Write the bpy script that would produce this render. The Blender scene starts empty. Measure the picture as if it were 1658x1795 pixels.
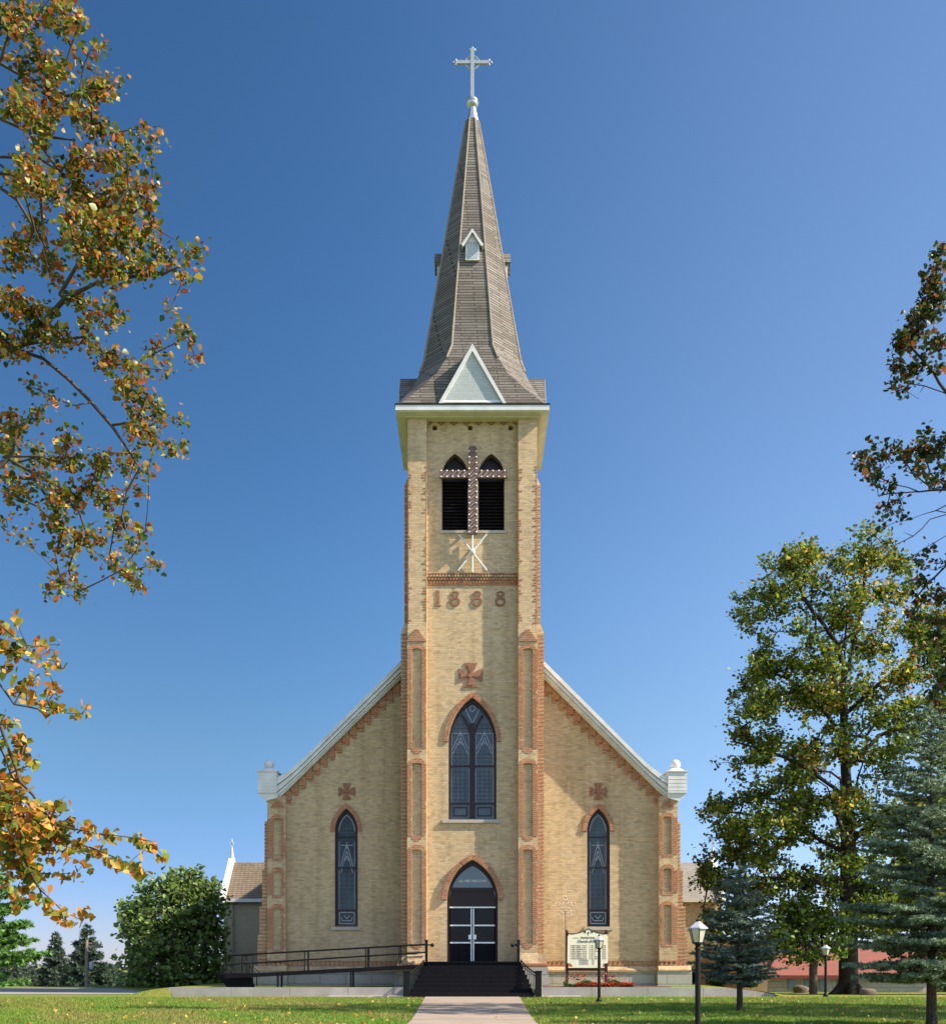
import bpy, math, random
import numpy as np
from mathutils import Vector
from mathutils.geometry import tessellate_polygon
S = bpy.context.scene
COL = S.collection
R = math.radians
random.seed(7); rng = np.random.default_rng(11)

# ------------------------------------------------------------------ camera, sky, sun
F = 1935.0; EYE = 1.40; HZ = 1685.0; CX = 828.0
cam_d = bpy.data.cameras.new('camera'); cam = bpy.data.objects.new('camera', cam_d); COL.objects.link(cam)
cam_d.sensor_fit = 'HORIZONTAL'; cam_d.sensor_width = 36.0; cam_d.lens = F/1658*36
cam_d.shift_x = (829-CX)/1658; cam_d.shift_y = (HZ-897.5)/1658
cam_d.clip_start = .1; cam_d.clip_end = 6000
cam.location = (0, 0, EYE); cam.rotation_euler = (R(90), 0, 0)
S.camera = cam
SUN_AZ, SUN_EL = 77.0, 40.0       # azimuth from the wall normal (-Y) toward +X
sd = Vector((math.sin(R(SUN_AZ))*math.cos(R(SUN_EL)), -math.cos(R(SUN_AZ))*math.cos(R(SUN_EL)), math.sin(R(SUN_EL))))
W = bpy.data.worlds.new('World'); S.world = W; W.use_nodes = True
nt = W.node_tree; sky = nt.nodes.new('ShaderNodeTexSky'); sky.sky_type = 'NISHITA'; sky.sun_disc = False
sky.sun_elevation = R(SUN_EL); sky.sun_rotation = math.atan2(sd.x, sd.y)
sky.altitude = 600; sky.air_density = 1.0; sky.dust_density = 0.15; sky.ozone_density = 3.2
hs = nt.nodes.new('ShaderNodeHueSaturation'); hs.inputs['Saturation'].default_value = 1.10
tcw = nt.nodes.new('ShaderNodeTexCoord'); sxw = nt.nodes.new('ShaderNodeSeparateXYZ'); nt.links.new(tcw.outputs['Generated'], sxw.inputs[0])
def wmap(src, a, b, c, d):
    n = nt.nodes.new('ShaderNodeMapRange'); n.interpolation_type = 'SMOOTHSTEP'
    for k, v in zip((1, 2, 3, 4), (a, b, c, d)): n.inputs[k].default_value = v
    nt.links.new(src, n.inputs[0]); return n.outputs[0]
def wmul(a, b):
    n = nt.nodes.new('ShaderNodeMath'); n.operation = 'MULTIPLY'; nt.links.new(a, n.inputs[0]); nt.links.new(b, n.inputs[1]); return n.outputs[0]
# hand-graded sky: dimmed ahead, paler toward the sun, brightened behind for ambient light
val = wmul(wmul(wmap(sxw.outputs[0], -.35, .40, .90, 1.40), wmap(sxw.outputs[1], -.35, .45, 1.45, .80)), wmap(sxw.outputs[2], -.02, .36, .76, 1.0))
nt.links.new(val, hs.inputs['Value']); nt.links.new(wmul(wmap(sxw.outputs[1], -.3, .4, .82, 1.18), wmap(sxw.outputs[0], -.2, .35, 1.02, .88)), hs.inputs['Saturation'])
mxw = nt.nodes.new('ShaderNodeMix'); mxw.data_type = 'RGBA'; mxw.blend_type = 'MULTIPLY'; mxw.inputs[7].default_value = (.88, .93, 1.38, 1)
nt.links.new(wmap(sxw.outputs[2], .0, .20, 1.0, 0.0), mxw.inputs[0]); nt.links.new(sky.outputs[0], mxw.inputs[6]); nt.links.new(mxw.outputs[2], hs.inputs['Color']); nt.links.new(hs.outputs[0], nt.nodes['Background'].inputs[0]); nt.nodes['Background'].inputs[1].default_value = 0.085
sl = bpy.data.lights.new('sun', 'SUN'); so = bpy.data.objects.new('sun', sl); COL.objects.link(so)
sl.energy = 5.0; sl.angle = R(0.53); sl.color = (1.0, .885, .70)
so.rotation_euler = sd.to_track_quat('Z', 'Y').to_euler()
S.view_settings.view_transform = 'Standard'; S.view_settings.look = 'None'
S.view_settings.exposure = 1.1; S.view_settings.gamma = 1

# ------------------------------------------------------------------ helpers
def X(px, Y): return (px-CX)*Y/F
def Z(py, Y): return EYE+(HZ-py)*Y/F
def P(px, py, Y): return (X(px, Y), Y, Z(py, Y))

class MB:
    def __init__(s): s.v = []; s.f = []
    def add(s, vs, fs):
        o = len(s.v); s.v += [tuple(a) for a in vs]; s.f += [tuple(i+o for i in f) for f in fs]; return s
    def box(s, x0, x1, y0, y1, z0, z1):
        if x0 > x1: x0, x1 = x1, x0
        v = [(x0,y0,z0),(x1,y0,z0),(x1,y1,z0),(x0,y1,z0),(x0,y0,z1),(x1,y0,z1),(x1,y1,z1),(x0,y1,z1)]
        return s.add(v, [(3,2,1,0),(4,5,6,7),(0,1,5,4),(1,2,6,5),(2,3,7,6),(3,0,4,7)])
    def prism(s, poly, y0, y1):            # poly in XZ, any winding, solid along Y
        n = len(poly); a = sum(poly[i][0]*poly[(i+1)%n][1]-poly[(i+1)%n][0]*poly[i][1] for i in range(n))
        if a < 0: poly = poly[::-1]
        v = [(x,y0,z) for x,z in poly]+[(x,y1,z) for x,z in poly]
        tri = tessellate_polygon([[Vector((x,z,0)) for x,z in poly]])
        fs = []
        for t in tri:
            p = [poly[i] for i in t]; ar = (p[1][0]-p[0][0])*(p[2][1]-p[0][1])-(p[2][0]-p[0][0])*(p[1][1]-p[0][1])
            if ar < 0: t = t[::-1]
            fs.append(tuple(t)); fs.append(tuple(i+n for i in t[::-1]))
        for i in range(n): j = (i+1)%n; fs.append((i, i+n, j+n, j))
        return s.add(v, fs)
    def prismx(s, poly, x0, x1):           # poly in YZ, extruded along X
        n = len(poly); v = [(x0,y,z) for y,z in poly]+[(x1,y,z) for y,z in poly]
        fs = [tuple(range(n))[::-1], tuple(range(n, 2*n))]
        for i in range(n): j = (i+1)%n; fs.append((i, j, j+n, i+n))
        return s.add(v, fs)
    def wall(s, outer, holes, y0, dep, back=None):   # front sheet with holes, reveals, outer rim
        loops = [outer]+holes; flat = [p for l in loops for p in l]
        tri = tessellate_polygon([[Vector((x,z,0)) for x,z in l] for l in loops])
        v = [(x,y0,z) for x,z in flat]; fs = []
        for t in tri:
            p = [flat[i] for i in t]; ar = (p[1][0]-p[0][0])*(p[2][1]-p[0][1])-(p[2][0]-p[0][0])*(p[1][1]-p[0][1])
            fs.append(tuple(t) if ar > 0 else tuple(t[::-1]))
        s.add(v, fs)
        for li, l in enumerate(loops):
            d = dep if li else (back or dep); n = len(l)
            a = sum(l[i][0]*l[(i+1)%n][1]-l[(i+1)%n][0]*l[i][1] for i in range(n))
            q = l if (a > 0) == (li == 0) else l[::-1]
            s.add([(x,y0,z) for x,z in q]+[(x,y0+d,z) for x,z in q], [(i, i+n, (i+1)%n+n, (i+1)%n) for i in range(n)])
        return s
    def tube(s, pts, r, seg=6, cap=True):
        pts = [Vector(p) for p in pts]; n = len(pts)
        rs = r if hasattr(r, '__len__') else [r]*n; o = len(s.v); prev = None
        for i, p in enumerate(pts):
            d = (pts[min(i+1, n-1)]-pts[max(i-1, 0)]); d = d.normalized() if d.length > 1e-9 else Vector((0,0,1))
            if prev is None: a = d.cross(Vector((0,1,0)) if abs(d.y) < .9 else Vector((1,0,0))).normalized()
            else: a = (prev-d*prev.dot(d)); a = a.normalized() if a.length > 1e-6 else d.orthogonal().normalized()
            prev = a; b = d.cross(a)
            for k in range(seg):
                t = 2*math.pi*k/seg; q = p+(a*math.cos(t)+b*math.sin(t))*rs[i]; s.v.append(tuple(q))
        for i in range(n-1):
            for k in range(seg):
                k2 = (k+1)%seg; s.f.append((o+i*seg+k, o+i*seg+k2, o+(i+1)*seg+k2, o+(i+1)*seg+k))
        if cap: s.f.append(tuple(o+k for k in range(seg))[::-1]); s.f.append(tuple(o+(n-1)*seg+k for k in range(seg)))
        return s
    def lathe(s, prof, c, seg=16):         # prof: (r, z)
        o = len(s.v); n = len(prof)
        for r, z in prof:
            for k in range(seg): t = 2*math.pi*(k+.5)/seg; s.v.append((c[0]+r*math.cos(t), c[1]+r*math.sin(t), c[2]+z))
        for i in range(n-1):
            for k in range(seg): k2 = (k+1)%seg; s.f.append((o+i*seg+k, o+i*seg+k2, o+(i+1)*seg+k2, o+(i+1)*seg+k))
        s.f.append(tuple(o+k for k in range(seg))[::-1]); s.f.append(tuple(o+(n-1)*seg+k for k in range(seg)))
        return s
    def ball(s, c, r, seg=16, rings=10, sz=1):
        return s.lathe([(max(1e-4, r*math.sin(math.pi*i/rings)), -r*sz*math.cos(math.pi*i/rings)) for i in range(rings+1)], c, seg)
    def build(s, name, mat, parent=None, smooth=False):
        me = bpy.data.meshes.new(name); o = bpy.data.objects.new(name, me); COL.objects.link(o)
        off = Vector((0,0,0)); p = parent
        while p is not None: off += p.location; p = p.parent
        if parent is not None: o.parent = parent; o.location = (0,0,0)
        me.from_pydata([tuple(Vector(v)-off) for v in s.v], [], s.f); me.materials.append(mat)
        if smooth: me.polygons.foreach_set('use_smooth', [True]*len(me.polygons))
        me.update(); return o
def thing(name, loc, label, cat, group=None, kind=None):
    o = bpy.data.objects.new(name, None); COL.objects.link(o); o.location = loc; o.empty_display_size = .3
    return tag(o, label, cat, group, kind)
def tag(o, label=None, cat=None, group=None, kind=None):
    if label: o['label'] = label
    if cat: o['category'] = cat
    if group: o['group'] = group
    if kind: o['kind'] = kind
    return o

# ------------------------------------------------------------------ materials
def lk(nt, a, b): nt.links.new(a, b)
def mat(name, col, rough=.7, metal=0, spec=.3, noise=None, nscale=6, bump=0, bscale=30):
    m = bpy.data.materials.new(name); m.use_nodes = True; nt = m.node_tree; b = nt.nodes['Principled BSDF']
    b.inputs['Base Color'].default_value = (*col, 1); b.inputs['Roughness'].default_value = rough
    b.inputs['Metallic'].default_value = metal; b.inputs['Specular IOR Level'].default_value = spec
    tc = nt.nodes.new('ShaderNodeTexCoord')
    if noise:
        n = nt.nodes.new('ShaderNodeTexNoise'); n.inputs['Scale'].default_value = nscale; n.inputs['Detail'].default_value = 6
        r = nt.nodes.new('ShaderNodeValToRGB'); r.color_ramp.elements[0].position = .3; r.color_ramp.elements[1].position = .7
        r.color_ramp.elements[0].color = (*noise, 1); r.color_ramp.elements[1].color = (*col, 1)
        lk(nt, tc.outputs['Object'], n.inputs['Vector']); lk(nt, n.outputs['Fac'], r.inputs[0]); lk(nt, r.outputs[0], b.inputs['Base Color'])
    if bump:
        n2 = nt.nodes.new('ShaderNodeTexNoise'); n2.inputs['Scale'].default_value = bscale; n2.inputs['Detail'].default_value = 4
        bp = nt.nodes.new('ShaderNodeBump'); bp.inputs['Strength'].default_value = bump; bp.inputs['Distance'].default_value = .02
        lk(nt, tc.outputs['Object'], n2.inputs['Vector']); lk(nt, n2.outputs['Fac'], bp.inputs['Height']); lk(nt, bp.outputs[0], b.inputs['Normal'])
    return m
def mixrgb(nt, mode, fac, a, b):
    n = nt.nodes.new('ShaderNodeMix'); n.data_type = 'RGBA'; n.blend_type = mode
    for k, s in ((0, fac), (6, a), (7, b)):
        if hasattr(s, 'links'): lk(nt, s, n.inputs[k])
        elif isinstance(s, tuple): n.inputs[k].default_value = (*s, 1)
        else: n.inputs[k].default_value = s
    return n.outputs[2]
def noise_fac(nt, vec, scale, lo, hi, detail=4, stretch=None):
    n = nt.nodes.new('ShaderNodeTexNoise'); n.inputs['Scale'].default_value = scale; n.inputs['Detail'].default_value = detail
    if stretch:
        mp = nt.nodes.new('ShaderNodeMapping'); mp.inputs['Scale'].default_value = stretch; lk(nt, vec, mp.inputs[0]); vec = mp.outputs[0]
    mr = nt.nodes.new('ShaderNodeMapRange'); mr.inputs[1].default_value = lo; mr.inputs[2].default_value = hi
    lk(nt, vec, n.inputs['Vector']); lk(nt, n.outputs['Fac'], mr.inputs[0]); return mr.outputs[0]
def brick(name, c1, c2, mortar, bw=.22, rh=.078, ms=.009, dark=(.2,.15,.1), bump=.6, rough=.85, stain=.35, dfac=.3, stretch=(1,1,1), bias=0, ky=1.0, streak=False, dw=None):
    m = bpy.data.materials.new(name); m.use_nodes = True; nt = m.node_tree; b = nt.nodes['Principled BSDF']
    b.inputs['Roughness'].default_value = rough; b.inputs['Specular IOR Level'].default_value = .2
    tc = nt.nodes.new('ShaderNodeTexCoord'); sp = nt.nodes.new('ShaderNodeSeparateXYZ'); lk(nt, tc.outputs['Object'], sp.inputs[0])
    ad = nt.nodes.new('ShaderNodeMath'); ad.operation = 'MULTIPLY_ADD'; ad.inputs[1].default_value = ky; lk(nt, sp.outputs[1], ad.inputs[0]); lk(nt, sp.outputs[0], ad.inputs[2])
    cb = nt.nodes.new('ShaderNodeCombineXYZ'); lk(nt, ad.outputs[0], cb.inputs[0]); lk(nt, sp.outputs[2], cb.inputs[1])
    # slightly wavy courses
    nz = nt.nodes.new('ShaderNodeTexNoise'); nz.inputs['Scale'].default_value = 1.3; lk(nt, cb.outputs[0], nz.inputs['Vector'])
    ms_ = nt.nodes.new('ShaderNodeVectorMath'); ms_.operation = 'SCALE'; ms_.inputs['Scale'].default_value = .03; lk(nt, nz.outputs['Color'], ms_.inputs[0])
    va = nt.nodes.new('ShaderNodeVectorMath'); lk(nt, cb.outputs[0], va.inputs[0]); lk(nt, ms_.outputs[0], va.inputs[1])
    br = nt.nodes.new('ShaderNodeTexBrick'); lk(nt, va.outputs[0], br.inputs['Vector'])
    br.inputs['Color1'].default_value = (*c1, 1); br.inputs['Color2'].default_value = (*c2, 1); br.inputs['Mortar'].default_value = (*mortar, 1)
    br.inputs['Scale'].default_value = 1; br.inputs['Brick Width'].default_value = bw; br.inputs['Row Height'].default_value = rh
    br.inputs['Mortar Size'].default_value = ms; br.inputs['Mortar Smooth'].default_value = .3; br.inputs['Bias'].default_value = bias
    # odd dark bricks
    vo = nt.nodes.new('ShaderNodeTexVoronoi'); vo.inputs['Scale'].default_value = 1
    mp = nt.nodes.new('ShaderNodeMapping'); mp.inputs['Scale'].default_value = (1/(dw or bw), 1/rh*.8, 1); lk(nt, va.outputs[0], mp.inputs[0]); lk(nt, mp.outputs[0], vo.inputs['Vector'])
    sc = nt.nodes.new('ShaderNodeSeparateColor'); lk(nt, vo.outputs['Color'], sc.inputs[0])
    mr = nt.nodes.new('ShaderNodeMapRange'); mr.inputs[1].default_value = .82; mr.inputs[2].default_value = .95; mr.inputs[4].default_value = dfac; lk(nt, sc.outputs[0], mr.inputs[0])
    c = mixrgb(nt, 'MIX', mr.outputs[0], br.outputs['Color'], dark)
    f = noise_fac(nt, cb.outputs[0], .55, .35, .75, 8, stretch)
    fm = nt.nodes.new('ShaderNodeMath'); fm.operation = 'MULTIPLY'; fm.inputs[1].default_value = stain; lk(nt, f, fm.inputs[0])
    c = mixrgb(nt, 'MULTIPLY', fm.outputs[0], c, (.62,.58,.52))
    f2 = noise_fac(nt, cb.outputs[0], 9, .3, .7, 3)
    c = mixrgb(nt, 'MULTIPLY', f2, mixrgb(nt, 'MIX', .0, c, c), (.88,.86,.82))
    if streak:
        f3 = noise_fac(nt, cb.outputs[0], 1.0, .48, .74, 5, (2.2, .16, 1)); c = mixrgb(nt, 'MULTIPLY', f3, c, (.80,.77,.72))
        f4 = nt.nodes.new('ShaderNodeMapRange'); f4.inputs[1].default_value = 2.6; f4.inputs[2].default_value = .2; f4.inputs[4].default_value = .55; lk(nt, sp.outputs[2], f4.inputs[0])
        fn_ = noise_fac(nt, cb.outputs[0], 1.6, .3, .6, 5); m4 = nt.nodes.new('ShaderNodeMath'); m4.operation = 'MULTIPLY'; lk(nt, f4.outputs[0], m4.inputs[0]); lk(nt, fn_, m4.inputs[1])
        c = mixrgb(nt, 'MULTIPLY', m4.outputs[0], c, (.62,.57,.50))
    lk(nt, c, b.inputs['Base Color'])
    nh = nt.nodes.new('ShaderNodeTexNoise'); nh.inputs['Scale'].default_value = 28; lk(nt, cb.outputs[0], nh.inputs['Vector'])
    hm = nt.nodes.new('ShaderNodeMath'); hm.operation = 'SUBTRACT'; lk(nt, nh.outputs['Fac'], hm.inputs[0]); lk(nt, br.outputs['Fac'], hm.inputs[1])
    bp = nt.nodes.new('ShaderNodeBump'); bp.inputs['Strength'].default_value = bump; bp.inputs['Distance'].default_value = .008
    lk(nt, hm.outputs[0], bp.inputs['Height']); lk(nt, bp.outputs[0], b.inputs['Normal'])
    return m
CREAM = brick('cream_brick', (.69,.51,.31), (.52,.385,.235), (.50,.395,.27), bump=.7, rh=.072, dark=(.36,.265,.16), dfac=.45, stain=.25, streak=True)
RED = brick('red_brick', (.47,.19,.10), (.37,.145,.08), (.48,.33,.22), bw=.2, rh=.08, ms=.012, dark=(.55,.38,.21), stain=.35, dfac=.45)
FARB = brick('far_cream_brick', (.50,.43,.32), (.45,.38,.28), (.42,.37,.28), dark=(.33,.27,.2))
SHIN = brick('weathered_shingle', (.25,.225,.205), (.15,.135,.122), (.045,.04,.036), bw=1.3, rh=.125, ms=.019, dark=(.12,.105,.09), bump=1, stain=.6, dfac=.75, ky=.45, dw=.16)
SHIN2 = brick('roof_shingle', (.24,.195,.15), (.19,.15,.115), (.09,.07,.055), bw=.25, rh=.13, ms=.015, dark=(.13,.10,.08), bump=.8, stain=.5)
SHING = brick('grey_roof_shingle', (.30,.28,.27), (.26,.245,.235), (.2,.19,.18), bw=.3, rh=.14, ms=.01, dark=(.2,.19,.18), bump=.5, stain=.3)
STONE = brick('foundation_stone', (.47,.44,.40), (.41,.385,.35), (.28,.26,.23), bw=1.1, rh=.42, ms=.02, dark=(.36,.33,.3), bump=1, stain=.6, dfac=.3)
SCALE = brick('painted_scale_shingle', (.50,.54,.54), (.48,.52,.52), (.42,.46,.47), bw=.12, rh=.12, ms=.010, dark=(.45,.5,.5), bump=.8, stain=.2)
WHITE = mat('white_paint', (.70,.70,.68), .55, noise=(.56,.56,.54), nscale=2.2)
CREAMP = mat('cream_painted_soffit', (.62,.60,.50), .6, noise=(.55,.52,.42), nscale=3)
METAL = mat('bright_metal', (.62,.64,.66), .32, metal=.85, noise=(.5,.52,.55), nscale=9)
GREYM = mat('grey_painted_iron', (.42,.45,.48), .5, metal=.2, noise=(.33,.36,.4), nscale=12)
BLACK = mat('black_paint', (.007,.007,.008), .5, spec=.2, noise=(.01,.01,.01), nscale=9)
STEP = mat('charcoal_step_paint', (.006,.006,.008), .85, spec=.12, noise=(.010,.009,.012), nscale=5)
FRAME = mat('dark_bronze_frame', (.022,.012,.014), .45)
LOUV = mat('dark_louvre', (.022,.016,.022), .6, noise=(.014,.01,.014), nscale=6)
ALU = mat('aluminium_bar', (.72,.74,.75), .35, metal=.3)
SILL = mat('stone_sill', (.46,.42,.34), .7, noise=(.38,.34,.28), nscale=5, bump=.3)
CONC = mat('pale_concrete', (.36,.33,.29), .85, noise=(.29,.265,.235), nscale=1.2, bump=.3, bscale=60)
CONCW = mat('wall_concrete', (.40,.375,.35), .85, noise=(.30,.28,.265), nscale=1.6, bump=.3, bscale=40)
PATHM = mat('path_concrete', (.33,.265,.215), .85, noise=(.25,.20,.165), nscale=.9, bump=.3, bscale=50)
ROADM = mat('road_asphalt', (.27,.25,.23), .9, noise=(.21,.195,.18), nscale=.6)
TERRA = mat('terracotta', (.36,.18,.11), .85, noise=(.20,.095,.06), nscale=13, bump=.5, bscale=25)
BROWNB = mat('brown_board', (.17,.105,.085), .7, noise=(.12,.07,.06), nscale=5)
BULB = mat('white_bulb', (.85,.85,.85), .2, spec=.6)
LEAD = mat('pale_leading', (.34,.38,.44), .5)
LEADD = mat('dark_leading', (.012,.014,.02), .5)
SIGNM = mat('sign_cream', (.86,.81,.60), .5, noise=(.80,.75,.54), nscale=4)
INK = mat('sign_lettering', (.05,.045,.05), .6)
POSTR = mat('maroon_post', (.06,.02,.018), .6)
HOLE = mat('dark_void', (.01,.009,.01), .9)
LAMPG = mat('frosted_lamp_glass', (.50,.49,.38), .35, noise=(.42,.41,.31), nscale=8)
LAMPC = mat('lamp_hood_paint', (.42,.43,.48), .35)
BARK = mat('dark_bark', (.05,.038,.028), .9, noise=(.03,.022,.017), nscale=5, bump=1, bscale=14)
BARKB = mat('spruce_bark', (.075,.05,.038), .9, noise=(.04,.028,.022), nscale=6, bump=1, bscale=18)
BARKG = mat('branch_bark', (.085,.066,.05), .85, noise=(.05,.04,.032), nscale=8)
REDROOF = mat('red_metal_roof', (.19,.095,.07), .95, spec=.05, noise=(.26,.09,.075), nscale=1.5)
REDTRIM = mat('red_trim', (.16,.035,.03), .6)
ROCKM = mat('boulder', (.17,.13,.105), .9, noise=(.10,.08,.065), nscale=3, bump=1, bscale=8)
WOOD = mat('weathered_pole', (.24,.20,.17), .9, noise=(.16,.13,.11), nscale=5)
BLUEW = mat('blue_grey_pane', (.16,.21,.27), .3)
def glass(name, c1, c2, scale, spec=.8):
    m = bpy.data.materials.new(name); m.use_nodes = True; nt = m.node_tree; b = nt.nodes['Principled BSDF']
    tc = nt.nodes.new('ShaderNodeTexCoord'); f = noise_fac(nt, tc.outputs['Object'], scale, .35, .65, 3)
    lk(nt, mixrgb(nt, 'MIX', f, c1, c2), b.inputs['Base Color'])
    b.inputs['Roughness'].default_value = .12; b.inputs['Specular IOR Level'].default_value = spec
    f2 = nt.nodes.new('ShaderNodeTexNoise'); f2.inputs['Scale'].default_value = 1.4; lk(nt, tc.outputs['Object'], f2.inputs['Vector'])
    bp = nt.nodes.new('ShaderNodeBump'); bp.inputs['Strength'].default_value = .25; bp.inputs['Distance'].default_value = .03
    lk(nt, f2.outputs['Fac'], bp.inputs['Height']); lk(nt, bp.outputs[0], b.inputs['Normal'])
    return m
GLASS = glass('storm_glass', (.022,.036,.055), (.045,.06,.078), 1.6, .5)
GLASSS = glass('stained_glass', (.010,.012,.02), (.018,.05,.062), 1.5, .35)
DGL = glass('door_glass', (.006,.006,.009), (.009,.009,.013), 2, .15)
GLASST = glass('transom_glass', (.035,.085,.10), (.05,.08,.09), 5)
def leafmat(name, trans=.35, rough=.5):
    m = bpy.data.materials.new(name); m.use_nodes = True; nt = m.node_tree; b = nt.nodes['Principled BSDF']
    at = nt.nodes.new('ShaderNodeAttribute'); at.attribute_name = 'Col'
    b.inputs['Roughness'].default_value = rough; b.inputs['Specular IOR Level'].default_value = .35
    lk(nt, at.outputs['Color'], b.inputs['Base Color'])
    tr = nt.nodes.new('ShaderNodeBsdfTranslucent'); lk(nt, at.outputs['Color'], tr.inputs[0])
    mx = nt.nodes.new('ShaderNodeMixShader'); mx.inputs[0].default_value = trans
    lk(nt, b.outputs[0], mx.inputs[1]); lk(nt, tr.outputs[0], mx.inputs[2]); lk(nt, mx.outputs[0], nt.nodes['Material Output'].inputs[0])
    return m
LEAF = leafmat('leaf', .4, .45); NEEDLE = leafmat('needle', .12, .6); BLADE = leafmat('grass_blade', .3, .6)
def lawnmat():
    m = bpy.data.materials.new('lawn_grass'); m.use_nodes = True; nt = m.node_tree; b = nt.nodes['Principled BSDF']
    b.inputs['Roughness'].default_value = .9; b.inputs['Specular IOR Level'].default_value = .1
    tc = nt.nodes.new('ShaderNodeTexCoord'); v = tc.outputs['Object']
    f1 = noise_fac(nt, v, .23, .40, .60, 5); f2 = noise_fac(nt, v, 3.5, .3, .7, 6); f3 = noise_fac(nt, v, 22, .3, .7, 3, (1,.5,1))
    c = mixrgb(nt, 'MIX', f2, (.12,.20,.018), (.17,.25,.028))
    f1m = nt.nodes.new('ShaderNodeMath'); f1m.operation = 'MULTIPLY'; f1m.inputs[1].default_value = .85; lk(nt, f1, f1m.inputs[0])
    c = mixrgb(nt, 'MIX', f1m.outputs[0], c, (.25,.20,.065)); c = mixrgb(nt, 'MULTIPLY', f3, c, (.6,.66,.55))
    lk(nt, c, b.inputs['Base Color'])
    bp = nt.nodes.new('ShaderNodeBump'); bp.inputs['Strength'].default_value = .6; bp.inputs['Distance'].default_value = .03
    lk(nt, f3, bp.inputs['Height']); lk(nt, bp.outputs[0], b.inputs['Normal'])
    return m
LAWN = lawnmat()

# ------------------------------------------------------------------ ground
def sm(a, b, t):
    t = np.clip((t-a)/(b-a), 0, 1); return t*t*(3-2*t)
def gz(x, y):
    return -6.0*sm(58, 150, y)-7*sm(150, 500, y)-14*sm(500, 2500, y)-.33*sm(10.5, 14.5, x)*sm(45, 53, y)
gx = np.concatenate([-np.geomspace(3500, 45, 16), np.linspace(-40, 40, 41), np.geomspace(45, 3500, 16)])
gy = np.concatenate([[-3500, -1200, -400, -150, -60, -20, 0], np.linspace(5, 60, 45), np.geomspace(62, 4500, 45)])
gxx, gyy = np.meshgrid(gx, gy); gzz = gz(gxx, gyy); nx = len(gx); ny = len(gy)
g = MB(); g.v = list(zip(gxx.ravel().tolist(), gyy.ravel().tolist(), gzz.ravel().tolist()))
g.f = [(j*nx+i, j*nx+i+1, (j+1)*nx+i+1, (j+1)*nx+i) for j in range(ny-1) for i in range(nx-1)]
tag(g.build('ground', LAWN, None, True), kind='structure')
def sheet(name, pts, m, z=.004):
    b = MB(); n = len(pts); b.add([(x, y, z) for x, y in pts], [tuple(range(n))]); return tag(b.build(name, m), kind='structure')
# central path with slab joints; apron along the terrace wall
pj = MB(); ys = [12+i*1.52 for i in range(20)]+[42.3]
def phw(y): return 1.42+.0*y if y < 26 else 1.42+(y-26)/16.3*.38
for a, b_ in zip(ys[:-1], ys[1:]):
    if b_ <= a: continue
    y0, y1 = a+.012, b_-.012; dz = random.uniform(-.003, .003)
    pj.add([(-phw(y0), y0, .03+dz), (phw(y0), y0, .03+dz), (phw(y1), y1, .03+dz), (-phw(y1), y1, .03+dz),
            (-phw(y0), y0, -.05), (phw(y0), y0, -.05), (phw(y1), y1, -.05), (-phw(y1), y1, -.05)], [(0,1,2,3),(4,5,1,0),(5,6,2,1),(6,7,3,2),(7,4,0,3)])
tag(pj.build('path', PATHM), kind='structure')
ap = MB(); ap.box(-5.6, 4.2, 42.32, 43.49, -.05, .034); tag(ap.build('pavement', CONC), kind='structure')
rd = MB(); rp = [(-60, 47.5), (-26, 46.2), (-17, 45.8), (-13.8, 46.2), (-14.8, 50), (-18, 56), (-60, 57)]
rd.add([(x, y, gz(x, y)+.012) for x, y in rp], [tuple(range(len(rp)))])
rxs = [11.0, 13, 15, 18, 30, 60]
for a, b_ in zip(rxs[:-1], rxs[1:]):
    for y0 in (46.2, 46.8, 47.4, 48.0): rd.add([(x, y, float(gz(x, y))+.03) for x, y in ((a, y0), (b_, y0), (b_, y0+.6), (a, y0+.6))], [(0,1,2,3)])
tag(rd.build('road', ROADM), kind='structure')

# terrace lawn and its concrete retaining walls
TZ = .35
tl = MB(); txs = np.concatenate([np.linspace(-15, -11.8, 9), np.linspace(-11, -2.6, 8), np.linspace(2.6, 9, 6), np.linspace(9.4, 15, 12)]); tys = np.linspace(43.68, 62, 12)
def tz_(x, y): k = sm(-14.6, -12.0, x)*(1-sm(9.8, 13.8, x)); return float(gz(x, y)-.06+(TZ+.04-gz(x, y))*k)
tl.v = [(float(x), float(y), tz_(x, y)) for y in tys for x in txs]; m_n = len(txs)
tl.f = [(j_*m_n+i_, j_*m_n+i_+1, (j_+1)*m_n+i_+1, (j_+1)*m_n+i_) for j_ in range(len(tys)-1) for i_ in range(m_n-1) if not (txs[i_] < 0 < txs[i_+1])]
for grp in ([x for x in txs if x <= -11.7], [x for x in txs if x >= 11.7]):
    for a, b_ in zip(grp[:-1], grp[1:]): tl.add([(a, 42.95, -.08), (b_, 42.95, -.08), (b_, 43.68, tz_(b_, 43.68)), (a, 43.68, tz_(a, 43.68))], [(0,1,2,3)])
tag(tl.build('terrace_lawn', LAWN), kind='structure')
rw = thing('retaining_wall', (-7.3, 43.6, 0), 'long low grey concrete retaining wall left of the black steps', 'retaining wall')
m_ = MB(); xs = [-12.3, -11.85, -9.5, -7.2, -4.9, -2.62]
m_.prism([(-12.3,-.1),(-11.86,-.1),(-11.86,TZ),(-11.95,TZ)], 43.5, 43.7)
for a, b_ in zip(xs[1:-1], xs[2:]): m_.box(a+.006, b_-.006, 43.5, 43.7, -.1, TZ)
m_.build('wall_panel', CONCW, rw)
rw = thing('retaining_wall', (7.3, 43.6, 0), 'low concrete retaining wall right of the steps with a curved falling end', 'retaining wall')
m_ = MB(); xs = [2.62, 4.7, 6.9, 9.1]
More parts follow.
